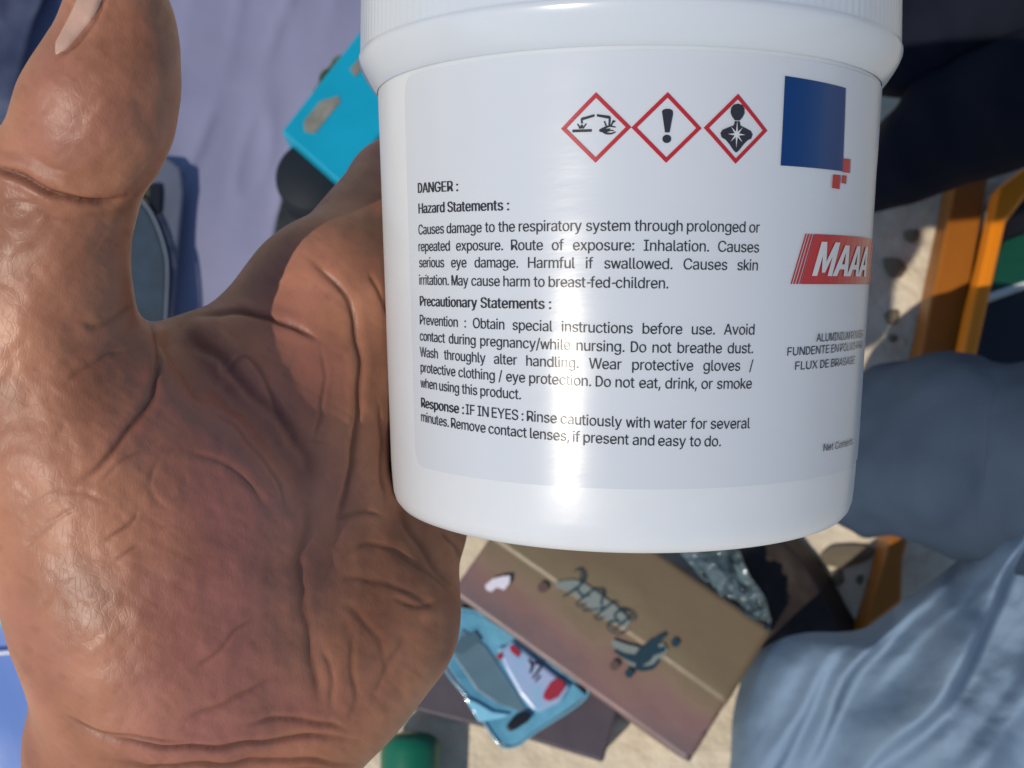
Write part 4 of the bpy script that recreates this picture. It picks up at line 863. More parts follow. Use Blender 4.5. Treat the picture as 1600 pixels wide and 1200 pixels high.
sdf = np.full(NG, 0.05, np.float32)
AX = [LO[i] + VX * np.arange(NG[i]) for i in range(3)]
for (x0, y0, d0, r0, x1, y1, d1, r1, kk) in CAPS:
    a = pc(x0, y0, d0); b = pc(x1, y1, d1); r0 /= 1000; r1 /= 1000; kk /= 1000
    lo = np.minimum(a - r0, b - r1) - 0.014; hi = np.maximum(a + r0, b + r1) + 0.014
    i0 = np.clip(((lo - LO) / VX).astype(int), 0, NG); i1 = np.clip(((hi - LO) / VX).astype(int) + 1, 0, NG)
    if (i1 <= i0).any(): continue
    X = AX[0][i0[0]:i1[0], None, None]; Y = AX[1][None, i0[1]:i1[1], None]; Z = AX[2][None, None, i0[2]:i1[2]]
    ab = b - a; l2 = ab @ ab
    t = np.clip(((X - a[0]) * ab[0] + (Y - a[1]) * ab[1] + (Z - a[2]) * ab[2]) / l2, 0, 1)
    d = np.sqrt((X - a[0] - t * ab[0]) ** 2 + (Y - a[1] - t * ab[1]) ** 2 + (Z - a[2] - t * ab[2]) ** 2) - (r0 + (r1 - r0) * t)
    s = sdf[i0[0]:i1[0], i0[1]:i1[1], i0[2]:i1[2]]
    h = np.maximum(kk - np.abs(s - d), 0) / kk
    sdf[i0[0]:i1[0], i0[1]:i1[1], i0[2]:i1[2]] = np.minimum(s, d) - h * h * kk * 0.25
# the skin gives way where the tub presses on it
X = AX[0][:, None, None] - JF[0]; Y = AX[1][None, :, None] - JF[1]; Z = AX[2][None, None, :] - JF[2]
hh = X * ja[0] + Y * ja[1] + Z * ja[2]
rad = np.sqrt(np.maximum(X * X + Y * Y + Z * Z - hh * hh, 0))
rad += 0.006 * np.clip((-0.0375 - hh) / 0.009, 0, 1) ** 2
jar_d = np.maximum(rad - (0.0473 + 0.002 * (hh + 0.0375) / 0.0705 + 0.0004), np.abs(hh - 0.004) - 0.0502).astype(np.float32)
del X, Y, Z, hh, rad
sdf = np.maximum(sdf, -jar_d)
del jar_d

def surface_nets(g):
    ins = g < 0
    nx, ny, nz = g.shape
    cnt = np.zeros((nx - 1, ny - 1, nz - 1), np.int8)
    for dx in (0, 1):
        for dy in (0, 1):
            for dz in (0, 1):
                cnt += ins[dx:nx - 1 + dx, dy:ny - 1 + dy, dz:nz - 1 + dz]
    act = (cnt > 0) & (cnt < 8)
    idx = np.full(act.shape, -1, np.int64)
    cells = np.argwhere(act)
    idx[act] = np.arange(len(cells))
    acc = np.zeros((len(cells), 3)); num = np.zeros(len(cells))
    cv = {}
    for dx in (0, 1):
        for dy in (0, 1):
            for dz in (0, 1):
                cv[dx, dy, dz] = g[cells[:, 0] + dx, cells[:, 1] + dy, cells[:, 2] + dz].astype(float)
    for p in cv:
        for ax in range(3):
            if p[ax]: continue
            q = list(p); q[ax] = 1; q = tuple(q)
            a, b = cv[p], cv[q]
            m = (a < 0) != (b < 0)
            t = a[m] / (a[m] - b[m])
            pos = np.tile(np.array(p, float), (m.sum(), 1)); pos[:, ax] += t
            acc[m] += pos; num[m] += 1
    verts = cells + acc / num[:, None]
    faces = []
    for ax in range(3):
        sl0 = [slice(None)] * 3; sl1 = [slice(None)] * 3
        sl0[ax] = slice(0, -1); sl1[ax] = slice(1, None)
        a, b = ins[tuple(sl0)], ins[tuple(sl1)]
        e = np.argwhere(a != b)
        u, w = [(1, 2), (2, 0), (0, 1)][ax]
        e = e[(e[:, u] > 0) & (e[:, w] > 0) & (e[:, u] < g.shape[u] - 1) & (e[:, w] < g.shape[w] - 1)]
        fl = a[e[:, 0], e[:, 1], e[:, 2]]
        def cell(du, dw):
            c = e.copy(); c[:, u] -= du; c[:, w] -= dw
            return idx[c[:, 0], c[:, 1], c[:, 2]]
        qd = np.stack([cell(1, 1), cell(0, 1), cell(0, 0), cell(1, 0)], 1)
        qd[~fl] = qd[~fl][:, ::-1]
        faces.append(qd)
    return verts, np.concatenate(faces)

sv, sf = surface_nets(sdf)
sv = LO + sv * VX
# finer mesh: one level of quad subdivision with smoothing
tmp = bpy.data.meshes.new('tmp'); tmp.from_pydata(sv.tolist(), [], sf.tolist()); tmp.update()
to = bpy.data.objects.new('tmp', tmp); COL.objects.link(to)
sm_ = to.modifiers.new('s', 'SMOOTH'); sm_.factor = 0.5; sm_.iterations = 3
ss_ = to.modifiers.new('d', 'SUBSURF'); ss_.levels = 1; ss_.render_levels = 1
ev = to.evaluated_get(bpy.context.evaluated_depsgraph_get()); me = ev.to_mesh()
nvt = len(me.vertices)
hv = np.empty(nvt * 3); me.vertices.foreach_get('co', hv); hv = hv.reshape(-1, 3)
hn = np.empty(nvt * 3); me.vertices.foreach_get('normal', hn); hn = hn.reshape(-1, 3)
hf = np.empty(len(me.polygons) * 4, np.int32); me.loops.foreach_get('vertex_index', hf); hf = hf.reshape(-1, 4)
ev.to_mesh_clear(); bpy.data.objects.remove(to); bpy.data.meshes.remove(tmp)

hpx = np.stack([800 + F_PX * hv[:, 0] / -hv[:, 2], 600 - F_PX * hv[:, 1] / -hv[:, 2]], 1)
view = -hv / np.linalg.norm(hv, axis=1)[:, None]
facing = (hn * view).sum(1)
palm_side = np.clip(facing * 3, 0, 1)
# palm creases: photo polylines, width px, depth mm, pigment
CREASE = [
    ([(178, -50), (170, -20), (162, 4), (151, 26), (131, 52), (110, 77), (90, 92)], 6, .7, .55),
    ([(245, 470), (290, 530), (345, 600), (410, 660), (462, 740), (476, 800)], 36, 3.0, .22),  # broad web valley, deepened and tinted to carry the thumb's shade
    ([(250, 505), (285, 570), (330, 630)], 26, 2.2, .15),
    ([(-40, 248), (0, 262), (40, 277), (80, 299), (120, 312), (165, 316), (196, 306)], 9, 1.7, 1.0),
    ([(-20, 330), (40, 318), (90, 340), (140, 342)], 6, .25, .2), ([(-20, 230), (40, 240), (80, 262), (120, 270)], 6, .25, .2),
    ([(216, 470), (240, 510), (246, 560), (240, 610), (222, 645), (190, 690), (150, 733), (118, 757)], 9, .8, .8),
    ([(120, 500), (150, 512), (190, 490), (215, 470)], 8, .45, .4), ([(105, 600), (130, 575), (165, 555), (200, 552)], 7, .4, .35),
    ([(285, 497), (310, 530), (345, 560), (372, 590), (405, 622), (440, 655), (470, 700), (488, 760)], 14, 1.0, .5),
    ([(290, 492), (340, 490), (390, 491), (440, 503), (478, 520), (500, 535)], 9, 1.0, .9),
    ([(470, 400), (505, 420), (535, 455), (553, 500), (561, 560), (560, 640), (548, 720), (535, 790), (522, 850)], 8, .9, .9),
    ([(575, 425), (592, 455), (604, 500)], 6, .5, .6),
    ([(350, 552), (352, 580), (380, 560), (410, 590), (425, 625), (448, 680)], 5, .35, .5),
    ([(500, 540), (508, 590), (498, 650), (485, 700)], 5, .3, .4),
    ([(590, 620), (596, 680), (594, 740), (600, 790)], 6, .5, .6),
    ([(290, 700), (340, 720), (380, 745), (420, 800)], 7, .35, .3), ([(330, 640), (370, 670), (420, 730), (450, 800)], 7, .4, .3),
    ([(480, 770), (478, 830), (470, 900), (478, 970), (495, 1060), (500, 1110)], 14, .5, .45),
    ([(300, 1045), (340, 1015), (370, 985), (400, 960)], 6, .35, .4), ([(290, 1125), (340, 1105), (380, 1085), (440, 1050)], 8, .5, .4),
    ([(130, 1138), (200, 1160), (270, 1170), (340, 1168), (420, 1160), (500, 1150), (560, 1158)], 8, 1.0, .9),
    ([(90, 1110), (150, 1142), (220, 1152), (300, 1160)], 7, .6, .6), ([(160, 1185), (260, 1200), (380, 1192), (480, 1188), (560, 1195)], 8, .8, .8),
    ([(380, 1130), (440, 1122), (500, 1130), (550, 1145)], 7, .6, .6), ([(420, 1205), (500, 1204), (570, 1215)], 7, .5, .6),
    ([(620, 790), (640, 830), (668, 868), (688, 900), (720, 930)], 9, .6, .6), ([(690, 828), (712, 850), (720, 880)], 7, .6, .6),
    ([(535, 870), (580, 850), (630, 868), (680, 905), (705, 935)], 9, .5, .5), ([(530, 905), (580, 905), (640, 925), (690, 960)], 9, .35, .4),
    ([(530, 945), (560, 960), (590, 1000), (610, 1050)], 10, .35, .35), ([(520, 815), (560, 800), (600, 802)], 7, .5, .5),
    ([(555, 980), (550, 1040), (560, 1090), (540, 1130)], 10, .4, .35), ([(505, 1010), (520, 1060), (515, 1110)], 8, .35, .3),
    ([(640, 985), (610, 1040), (585, 1085)], 9, .35, .3), ([(690, 940), (650, 945), (610, 935)], 8, .5, .4),
    ([(150, 760), (190, 720), (230, 700)], 5, .3, .35), ([(160, 850), (200, 820), (215, 800)], 5, .4, .6), ([(180, 880), (215, 850)], 5, .3, .5),
    ([(40, 800), (90, 770), (140, 772), (180, 790)], 5, .25, .2), ([(30, 860), (80, 815), (130, 790)], 5, .25, .2),
    ([(255, 700), (235, 760), (262, 800)], 6, .2, .25), ([(440, 700), (470, 690), (520, 700)], 6, .2, .2),
]
disp = np.zeros(len(hv)); pig = np.zeros(len(hv))
sel = np.where(facing > 0.02)[0]
sp = hpx[sel]
wob = np.array([[noise.noise(Vector((x / 45, y / 45, 3.1))), noise.noise(Vector((x / 45, y / 45, 8.7)))] for x, y in sp]) * 5
for pts, w, dep, pg in CREASE:
    c = spline(pts, len(pts) * 5)
    lo = c.min(0) - 4 * w - 8; hi = c.max(0) + 4 * w + 8
    m = np.where((sp > lo).all(1) & (sp < hi).all(1))[0]
    if not len(m): continue
    q = sp[m] + wob[m]
    best = np.full(len(m), 1e9); bt = np.zeros(len(m))
    for i in range(len(c) - 1):
        a, b = c[i], c[i + 1]; ab = b - a; l2 = ab @ ab + 1e-9
        t = np.clip(((q - a) @ ab) / l2, 0, 1)
        d = np.hypot(*(q - a - t[:, None] * ab).T)
        up_ = d < best
        best[up_] = d[up_]; bt[up_] = (i + t[up_]) / (len(c) - 1)
    taper = np.clip(np.minimum(bt, 1 - bt) * 5, 0.15, 1)
    g = np.exp(-(best / (w * 0.55)) ** 2) * taper
    shoulder = np.exp(-((best - w * 1.7) / (w * 0.9)) ** 2) * taper
    disp[sel[m]] += (-g * dep * 0.62 + shoulder * dep * 0.14) * 0.001
    pig[sel[m]] = np.maximum(pig[sel[m]], g * pg)
# slack skin: soft folds and fine lines that run obliquely across palm and thenar
fine = np.zeros(len(hv))
for k in sel:
    x, y = hpx[k]
    soft = noise.fractal(Vector((x / 70, y / 70, 1.0)), 1.0, 2.0, 3) * 0.00035
    u = (x * 0.8 + y * 0.6); v2 = (-x * 0.6 + y * 0.8)
    th_ = 1.0 if x < 300 else 0.45
    ln = noise.noise(Vector((u / 34, v2 / 7.0, 0.5))) + 0.7 * noise.noise(Vector((v2 / 40 + 9, u / 8.5, 4.5)))
    disp[k] += soft + 0.000055 * ln * th_
    fine[k] = ln
    pig[k] = max(pig[k], min(.22, max(0, -ln - .35) * .35))
hv2 = hv + hn * (disp * palm_side)[:, None]

M_skin = bpy.data.materials.new('skin'); M_skin.use_nodes = True
nt = M_skin.node_tree; b = nt.nodes['Principled BSDF']
at = nt.nodes.new('ShaderNodeAttribute'); at.attribute_name = 'pigment'
tc = nt.nodes.new('ShaderNodeTexCoord')
n1 = nt.nodes.new('ShaderNodeTexNoise'); n1.inputs['Scale'].default_value = 55; n1.inputs['Detail'].default_value = 6
nt.links.new(tc.outputs['Object'], n1.inputs['Vector'])
r1 = nt.nodes.new('ShaderNodeValToRGB')
r1.color_ramp.elements[0].position = 0.32; r1.color_ramp.elements[0].color = (0.245, 0.098, 0.055, 1)
r1.color_ramp.elements[1].position = 0.70; r1.color_ramp.elements[1].color = (0.46, 0.205, 0.118, 1)
nt.links.new(n1.outputs['Fac'], r1.inputs['Fac'])
n4 = nt.nodes.new('ShaderNodeTexNoise'); n4.inputs['Scale'].default_value = 19; n4.inputs['Detail'].default_value = 3
nt.links.new(tc.outputs['Object'], n4.inputs['Vector'])
r4 = nt.nodes.new('ShaderNodeValToRGB')
r4.color_ramp.elements[0].position = 0.45; r4.color_ramp.elements[0].color = (0, 0, 0, 1)
r4.color_ramp.elements[1].position = 0.64; r4.color_ramp.elements[1].color = (0.85, 0.85, 0.85, 1)
nt.links.new(n4.outputs['Fac'], r4.inputs['Fac'])
mp4 = nt.nodes.new('ShaderNodeMix'); mp4.data_type = 'RGBA'
mp4.inputs['B'].default_value = (0.33, 0.128, 0.105, 1)
nt.links.new(r4.outputs['Color'], mp4.inputs['Factor'])
nt.links.new(r1.outputs['Color'], mp4.inputs['A'])
mx = nt.nodes.new('ShaderNodeMix'); mx.data_type = 'RGBA'
mx.inputs['B'].default_value = (0.085, 0.028, 0.014, 1)
nt.links.new(at.outputs['Fac'], mx.inputs['Factor'])
nt.links.new(mp4.outputs['Result'], mx.inputs['A'])
nt.links.new(mx.outputs['Result'], b.inputs['Base Color'])
b.inputs['Roughness'].default_value = 0.47
b.inputs['Specular IOR Level'].default_value = 0.4
b.inputs['Subsurface Weight'].default_value = 0.12
b.inputs['Subsurface Radius'].default_value = (1.0, 0.3, 0.15)
b.inputs['Subsurface Scale'].default_value = 0.0025
v1 = nt.nodes.new('ShaderNodeTexVoronoi'); v1.feature = 'DISTANCE_TO_EDGE'; v1.inputs['Scale'].default_value = 1000
mp = nt.nodes.new('ShaderNodeMapping'); mp.inputs['Rotation'].default_value = (0, 0, 0.7); mp.inputs['Scale'].default_value = (1, 0.45, 1)
nt.links.new(tc.outputs['Object'], mp.inputs['Vector']); nt.links.new(mp.outputs['Vector'], v1.inputs['Vector'])
n3 = nt.nodes.new('ShaderNodeTexNoise'); n3.inputs['Scale'].default_value = 900; n3.inputs['Detail'].default_value = 3
nt.links.new(mp.outputs['Vector'], n3.inputs['Vector'])
n5 = nt.nodes.new('ShaderNodeTexNoise'); n5.inputs['Scale'].default_value = 130; n5.inputs['Detail'].default_value = 5
nt.links.new(tc.outputs['Object'], n5.inputs['Vector'])
r5 = nt.nodes.new('ShaderNodeMapRange'); r5.inputs['To Min'].default_value = 0.30; r5.inputs['To Max'].default_value = 0.62
nt.links.new(n5.outputs['Fac'], r5.inputs['Value']); nt.links.new(r5.outputs['Result'], b.inputs['Roughness'])
ad = nt.nodes.new('ShaderNodeMath'); ad.operation = 'MULTIPLY_ADD'; ad.inputs[1].default_value = 0.16
mn = nt.nodes.new('ShaderNodeMath'); mn.operation = 'MINIMUM'; mn.inputs[1].default_value = 0.12
nt.links.new(v1.outputs['Distance'], mn.inputs[0])
nt.links.new(n3.outputs['Fac'], ad.inputs[0]); nt.links.new(mn.outputs[0], ad.inputs[2])
bp = nt.nodes.new('ShaderNodeBump'); bp.inputs['Strength'].default_value = 0.7; bp.inputs['Distance'].default_value = 0.00017
nt.links.new(ad.outputs[0], bp.inputs['Height']); nt.links.new(bp.outputs['Normal'], b.inputs['Normal'])

hand = mesh('person', cam2w(hv2), hf, M_skin, None, True, 'bare left hand, palm up and thumb raised, holding the white tub', 'person')
# back-of-hand skin is darker brown than the palm
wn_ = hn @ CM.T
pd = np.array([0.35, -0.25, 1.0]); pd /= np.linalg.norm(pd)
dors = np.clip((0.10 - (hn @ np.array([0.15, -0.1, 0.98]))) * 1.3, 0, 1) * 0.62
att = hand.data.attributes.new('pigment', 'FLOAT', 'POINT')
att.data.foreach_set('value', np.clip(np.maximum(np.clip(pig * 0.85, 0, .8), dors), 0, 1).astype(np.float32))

# thumbnail: the patch of the thumb it grows on, raised
vis = np.where((facing > -0.05) & (hv2[:, 2] > -0.19) & (hpx[:, 1] < 160))[0]
vp_, vd_, vn_ = hpx[vis], hv2[vis], hn[vis]
nR = spline([(176, -52), (168, -20), (160, 3), (149, 24), (129, 50), (108, 74), (90, 87)], 36)
nL = spline([(140, -52), (131, -20), (122, 3), (109, 31), (98, 52), (90, 68), (87, 84)], 36)
nvs = []
for i in range(36):
    for j in range(14):
        t = j / 13
        q_ = nL[i] * (1 - t) + nR[i] * t
        d_ = np.hypot(*(vp_ - q_).T)
        k_ = np.argsort(d_)[:10]
        w_ = 1 / (d_[k_] + 2.0) ** 2; w_ /= w_.sum()
        z_ = -(vd_[k_, 2] * w_).sum()
        nn_ = (vn_[k_] * w_[:, None]).sum(0); nn_ /= np.linalg.norm(nn_)
        c_ = np.array([(q_[0] - 800) / F_PX * z_, (600 - q_[1]) / F_PX * z_, -z_])
        nvs.append(c_ + nn_ * (0.0004 - 0.0004 * t ** 3 - 0.0003 * max(0, i - 30) / 5))
M_nail = mat('fingernail', (0.52, 0.33, 0.25), 0.25, 0.5, sss=0.1, var=.06, var_scale=300)
nl = mesh('thumbnail', cam2w(np.array(nvs)), grid_faces(36, 14), M_nail, hand, True)
so_ = nl.modifiers.new('thick', 'SOLIDIFY'); so_.thickness = 0.0005; so_.offset = -1

# ------------------------------------------------------------------ things on the ground
# --- printed carton
M_card = mat('carton_board', (0.20, 0.15, 0.115), 0.55, 0.35, var=0.12, var_scale=30)
def carton_print():
    m = bpy.data.materials.new('carton_print'); m.use_nodes = True
    nt = m.node_tree; b = nt.nodes['Principled BSDF']
    tc = nt.nodes.new('ShaderNodeTexCoord')
    sep = nt.nodes.new('ShaderNodeSeparateXYZ')
    uv = nt.nodes.new('ShaderNodeUVMap'); uv.uv_map = 'UVMap'
    nz = nt.nodes.new('ShaderNodeTexNoise'); nz.inputs['Scale'].default_value = 2.4; nz.inputs['Detail'].default_value = 3
    nt.links.new(uv.outputs[0], nz.inputs['Vector']); nt.links.new(uv.outputs[0], sep.inputs[0])
    ma = nt.nodes.new('ShaderNodeMath'); ma.operation = 'MULTIPLY_ADD'; ma.inputs[1].default_value = 0.75
    nt.links.new(nz.outputs['Fac'], ma.inputs[0]); nt.links.new(sep.outputs['Y'], ma.inputs[2])
    r = nt.nodes.new('ShaderNodeValToRGB')
    e = r.color_ramp.elements
    e[0].position = 0.30; e[0].color = (0.150, 0.112, 0.118, 1)
    e[1].position = 1.15 if False else 1.0; e[1].color = (0.165, 0.122, 0.072, 1)
    q = e.new(0.52); q.color = (0.225, 0.130, 0.118, 1)
    q = e.new(0.68); q.color = (0.235, 0.160, 0.110, 1)
    q = e.new(0.84); q.color = (0.185, 0.145, 0.085, 1)
    nt.links.new(ma.outputs[0], r.inputs['Fac']); nt.links.new(r.outputs['Color'], b.inputs['Base Color'])
    b.inputs['Roughness'].default_value = 0.42
    n2 = nt.nodes.new('ShaderNodeTexNoise'); n2.inputs['Scale'].default_value = 60
    nt.links.new(tc.outputs['Object'], n2.inputs['Vector'])
    bp = nt.nodes.new('ShaderNodeBump'); bp.inputs['Distance'].default_value = 0.001; bp.inputs['Strength'].default_value = 0.6
    nt.links.new(n2.outputs['Fac'], bp.inputs['Height']); nt.links.new(bp.outputs['Normal'], b.inputs['Normal'])
    return m
M_cprint = carton_print()
ZC = 0.052
a, u, v, L, w = box_from_px((706, 926), (1078, 1192), (1202, 982), ZC, 0.05)
carton = empty('cardboard_box', [*(a + u * L / 2 + v * w / 2)[:2], 0.0], 'tan and pink printed carton with dark script lettering under the tub', 'box')
vs, fs = block(a, u, v, L, w, 0.0, ZC - 0.0015)
bevel(mesh('box_body', vs, fs, M_card, carton), 0.001)
def on_box(s, t, z=ZC):                     # s along A->B, t across, in metres
    q = a + u * s + v * t
    return np.array([q[0], q[1], z])
def flap(t0, t1, zoff, name, torn):
    nu, nv = 40, 14
    vs, uvs = [], []
    for i in range(nu):
        for j in range(nv):
            s = L * i / (nu - 1); t = t0 + (t1 - t0) * j / (nv - 1)
            if torn and i == nu - 1: s -= 0.004 * max(0, noise.noise(Vector((t * 160, 0, 0)))) + 0.001
            z = ZC + zoff + 0.0011 * noise.noise(Vector((s * 24, t * 24, 1.0)))
            vs.append(on_box(s, t, z)); uvs.append((s / L, t / w))
    o = mesh(name, vs, grid_faces(nu, nv), M_cprint, carton, True)
    ul = o.data.uv_layers.new(name='UVMap')
    for lp_ in o.data.loops: ul.data[lp_.index].uv = uvs[lp_.vertex_index]
    sm = o.modifiers.new('thick', 'SOLIDIFY'); sm.thickness = 0.0004; sm.offset = -1
    return o
sg = 1 if w > 0 else -1
W_ = abs(w)
v = v * sg; w = W_
flap(0.0, w * 0.46, 0.0010, 'lower_flap', True)
flap(w * 0.43, w, 0.0016, 'upper_flap', False)

def px_on_box(px, py):
    q = G(px, py, ZC + 0.003) - a
    return q @ u, q @ v
M_teal = mat('dark_teal_ink', (0.016, 0.045, 0.065), 0.4, 0.4)
M_halo = mat('pale_blue_ink', (0.21, 0.245, 0.23), 0.45, 0.4)
M_spot = mat('brown_ink', (0.11, 0.075, 0.06), 0.45, 0.4)
def strokes(defs, name, m, z, nn=28):
    F = Flat()
    zz = []
    for k, (pts, wd) in enumerate(defs):
        q = [px_on_box(*p) for p in pts]
        F.rib(q, [x * 0.00041 for x in wd], nn)
        zz += [z + 0.00003 * k] * (2 * nn)
    return mesh(name, [on_box(s, t, q_) for (s, t), q_ in zip(F.v, zz)], F.f, m, carton)
ZP = ZC + 0.0040
def script(defs, ox, oy, h, x0):
    """pen strokes of one letter (unit height) -> pixels on the lid of the carton, turned upside down"""
    out = []
    for pts, wd in defs:
        out.append(([(ox + h * ((x0 + x + .18 * y) * -.81 + y * -.58), oy + h * ((x0 + x + .18 * y) * -.58 + y * .81)) for x, y in pts], wd))
    return out
SB = [([(.10, 1.0), (.08, .5), (.02, .05)], [2, 4, 3]), ([(-.32, .62), (-.22, .92), (.05, 1.06), (.42, .98), (.46, .72), (.18, .53)], [1, 2.5, 2, 3, 4, 1.5]),
      ([(.18, .53), (.52, .46), (.54, .14), (.2, -.06), (-.12, .02), (-.22, .2)], [1.5, 3, 4.5, 2.5, 2.5, 1])]
SK = [([(.12, 1.0), (.08, .5), (.0, .05), (-.2, -.02)], [2, 4, 3, 1]), ([(.78, .92), (.62, 1.02), (.42, .8), (.14, .48)], [1, 3, 2, 1.5]),
      ([(.14, .48), (.38, .3), (.55, -.02), (.78, -.12), (.86, .06)], [1.5, 3, 4, 2.5, 1]), ([(-.18, .7), (-.1, .98), (.12, 1.0)], [1, 2.5, 2])]
SH = [([(.12, 1.0), (.08, .5), (.0, .05), (-.2, .02)], [2, 4, 3, 1]), ([(.72, 1.08), (.60, .6), (.56, .1), (.74, -.22), (1.05, -.30), (1.18, -.05)], [2, 4, 3.5, 2.5, 3, 1]),
      ([(-.08, .38), (.2, .55), (.48, .48), (.66, .52)], [1, 2.5, 2.5, 1.5]), ([(-.18, .7), (-.1, .98), (.12, 1.0)], [1, 2.5, 2]), ([(1.0, -.3), (.8, -.05), (.58, .2)], [1, 2, 2])]
lett = script(SB, 988, 962, 37, 0) + script(SK, 988, 962, 37, .98) + script(SH, 988, 962, 37, 1.95)
halo = [([(868, 914), (900, 918), (930, 940), (955, 958), (982, 976)], [8, 22, 26, 26, 12]), ([(956, 1002), (985, 1022), (1010, 1030), (1040, 1010)], [6, 26, 34, 12])]
strokes(halo, 'pale_print', M_halo, ZC + 0.0036, 20)
strokes(lett, 'script_lettering', M_teal, ZP)
fig = [([(1022, 1004), (1008, 1022), (992, 1036)], [13, 24, 17]), ([(1040, 991), (1030, 998), (1018, 1008)], [6, 9, 12]),
       ([(1030, 1012), (1024, 1018), (1012, 1018)], [12, 10, 12]), ([(1036, 1019), (1032, 1012)], [9, 12]),
       ([(960, 1016), (974, 1024), (992, 1030)], [5, 7, 12]), ([(1030, 1030), (1020, 1042), (1002, 1045), (992, 1040)], [4, 6, 7, 8])]
strokes(fig, 'footballer_print', M_teal, ZP, 14)
def dots(lst, name, m, z):
    F = Flat()
    for px, py, r in lst:
        s, t = px_on_box(px, py)
        F.poly(disc2(s, t, r * 0.00041))
    return mesh(name, [on_box(s, t, z) for s, t in F.v], F.f, m, carton)
dots([(1055, 1004, 6.5)], 'ball_print', M_teal, ZP)
dots([(983, 1052, 6.5)], 'head_print', M_teal, ZP)
dots([(960, 1040, 7)], 'spot_print', M_spot, ZP)
dots([(848, 918, 8)], 'spot_print', M_spot, ZP)
# white paper scrap stuck near the carton's end
M_paper = mat('white_paper', (0.72, 0.70, 0.78), 0.5, 0.5)
pts = [px_on_box(*p) for p in [(758, 915), (770, 905), (785, 901), (797, 900), (796, 912), (788, 922), (776, 918), (768, 925), (760, 922)]]
vs, fs = prism([on_box(s, t) for s, t in pts], ZC + 0.0036, ZC + 0.0052)
mesh('paper_scrap', vs, fs, M_paper, None, False, 'tiny white scrap of paper lying on the pink end of the carton', 'paper scrap')

# --- dark flat box below
M_dark = mat('charcoal_board', (0.075, 0.060, 0.075), 0.42, 0.5, var=0.15, var_scale=25, bump=0.0006, bump_scale=40)
ZD = 0.034
poly_px = [(560, 1060), (625, 1010), (700, 920), (860, 960), (968, 1100), (943, 1192), (800, 1148), (600, 1098)]
vs, fs = prism([G(x, y, ZD) for x, y in poly_px], 0.0, ZD)
dk = mesh('flat_case', vs, fs, M_dark, None, False, 'charcoal flat case lying under the clear blister pack', 'case')
bevel(dk, 0.002, 3)

# --- clear blister pack
M_film = mat('clear_blue_film', (0.06, 0.22, 0.34), 0.10, 0.6, col2=(0.16, 0.44, 0.60), var_scale=38, coat=0.6, bump=0.0011, bump_scale=55)
M_bcard = mat('grey_blue_card', (0.105, 0.185, 0.235), 0.30, 0.5, var=0.12, var_scale=40)
M_lav = mat('lavender_card', (0.42, 0.42, 0.66), 0.3, 0.5, col2=(0.22, 0.45, 0.62), var_scale=45)
M_redp = mat('red_print', (0.33, 0.03, 0.05), 0.25, 0.5)
M_blk = mat('black_plastic', (0.012, 0.013, 0.017), 0.3, 0.5)
M_edge = mat('pale_film_edge', (0.16, 0.36, 0.48), 0.12, 0.6, coat=0.5)
ZB = 0.047
outline = [(714, 950), (690, 1030), (738, 1100), (776, 1158), (792, 1168), (812, 1163), (834, 1146), (918, 1086), (880, 1052), (800, 990), (750, 958)]
bl = empty('blister_pack', [*G(790, 1060, 0)[:2], ZD], 'clear blue blister pack with red print between carton and case', 'blister pack')
vs, fs = prism([G(x, y, ZB) for x, y in outline], ZD + 0.0005, ZB)
bevel(mesh('film_shell', vs, fs, M_film, bl), 0.0016, 3)
def piece(px, z0, z1, name, m, parent, bv=0.0006):
    vs, fs = prism([G(x, y, z1) for x, y in px], z0, z1)
    o = mesh(name, vs, fs, m, parent)
    if bv: bevel(o, bv, 2)
    return o
piece([(722, 982), (708, 1024), (745, 1078), (775, 1098), (812, 1112), (828, 1118), (800, 1070), (760, 1010)], ZB - 0.002, ZB + 0.0012, 'backing_card', M_bcard, bl)
piece([(716, 1000), (706, 1018), (722, 1022), (752, 1000), (742, 986)], ZB, ZB + 0.0022, 'printed_patch', mat('slate_print', (0.06, 0.12, 0.16), .4), bl, 0)
piece([(776, 1012), (790, 1010), (800, 1000), (830, 1025), (868, 1055), (892, 1072), (876, 1098), (845, 1112), (834, 1112), (812, 1085), (790, 1045)], ZB - 0.002, ZB + 0.0045, 'insert_card', M_lav, bl, 0.002)
piece([(796, 1010), (804, 1008), (814, 1020), (810, 1028), (798, 1018)], ZB, ZB + 0.0055, 'red_badge', M_redp, bl, 0)
piece([(776, 1024), (783, 1018), (786, 1028), (779, 1032)], ZB, ZB + 0.0055, 'red_badge', M_redp, bl, 0)
piece([(850, 1082), (860, 1066), (872, 1058), (882, 1064), (884, 1074), (872, 1090), (858, 1096), (848, 1092)], ZB, ZB + 0.0060, 'red_badge', M_redp, bl, 0.001)
F = Flat()
for pts, wd in [([(826, 1030), (832, 1040), (828, 1052)], [3, 5, 3]), ([(834, 1036), (846, 1038), (840, 1050), (832, 1060)], [4, 4, 4, 3]), ([(844, 1056), (836, 1066)], [4, 2])]:
    F.rib([(G(*p, ZB + 0.0056)[0], G(*p, ZB + 0.0056)[1]) for p in pts], [x * 0.0004 for x in wd], 12)
mesh('insert_marks', [(x, y, ZB + 0.0049) for x, y in F.v], F.f, M_blk, bl)
piece([(790, 1136), (800, 1122), (820, 1112), (831, 1114), (828, 1126), (806, 1140), (794, 1144)], ZB - 0.001, ZB + 0.006, 'black_clip', M_blk, bl, 0.002)
piece([(724, 1088), (746, 1098), (770, 1112), (798, 1116), (784, 1122), (762, 1126), (748, 1128)], ZB, ZB + 0.003, 'folded_film', mat('bright_film', (0.24, 0.58, 0.76), 0.12, .6, coat=.5, bump=0.002, bump_scale=60), bl, 0.001)
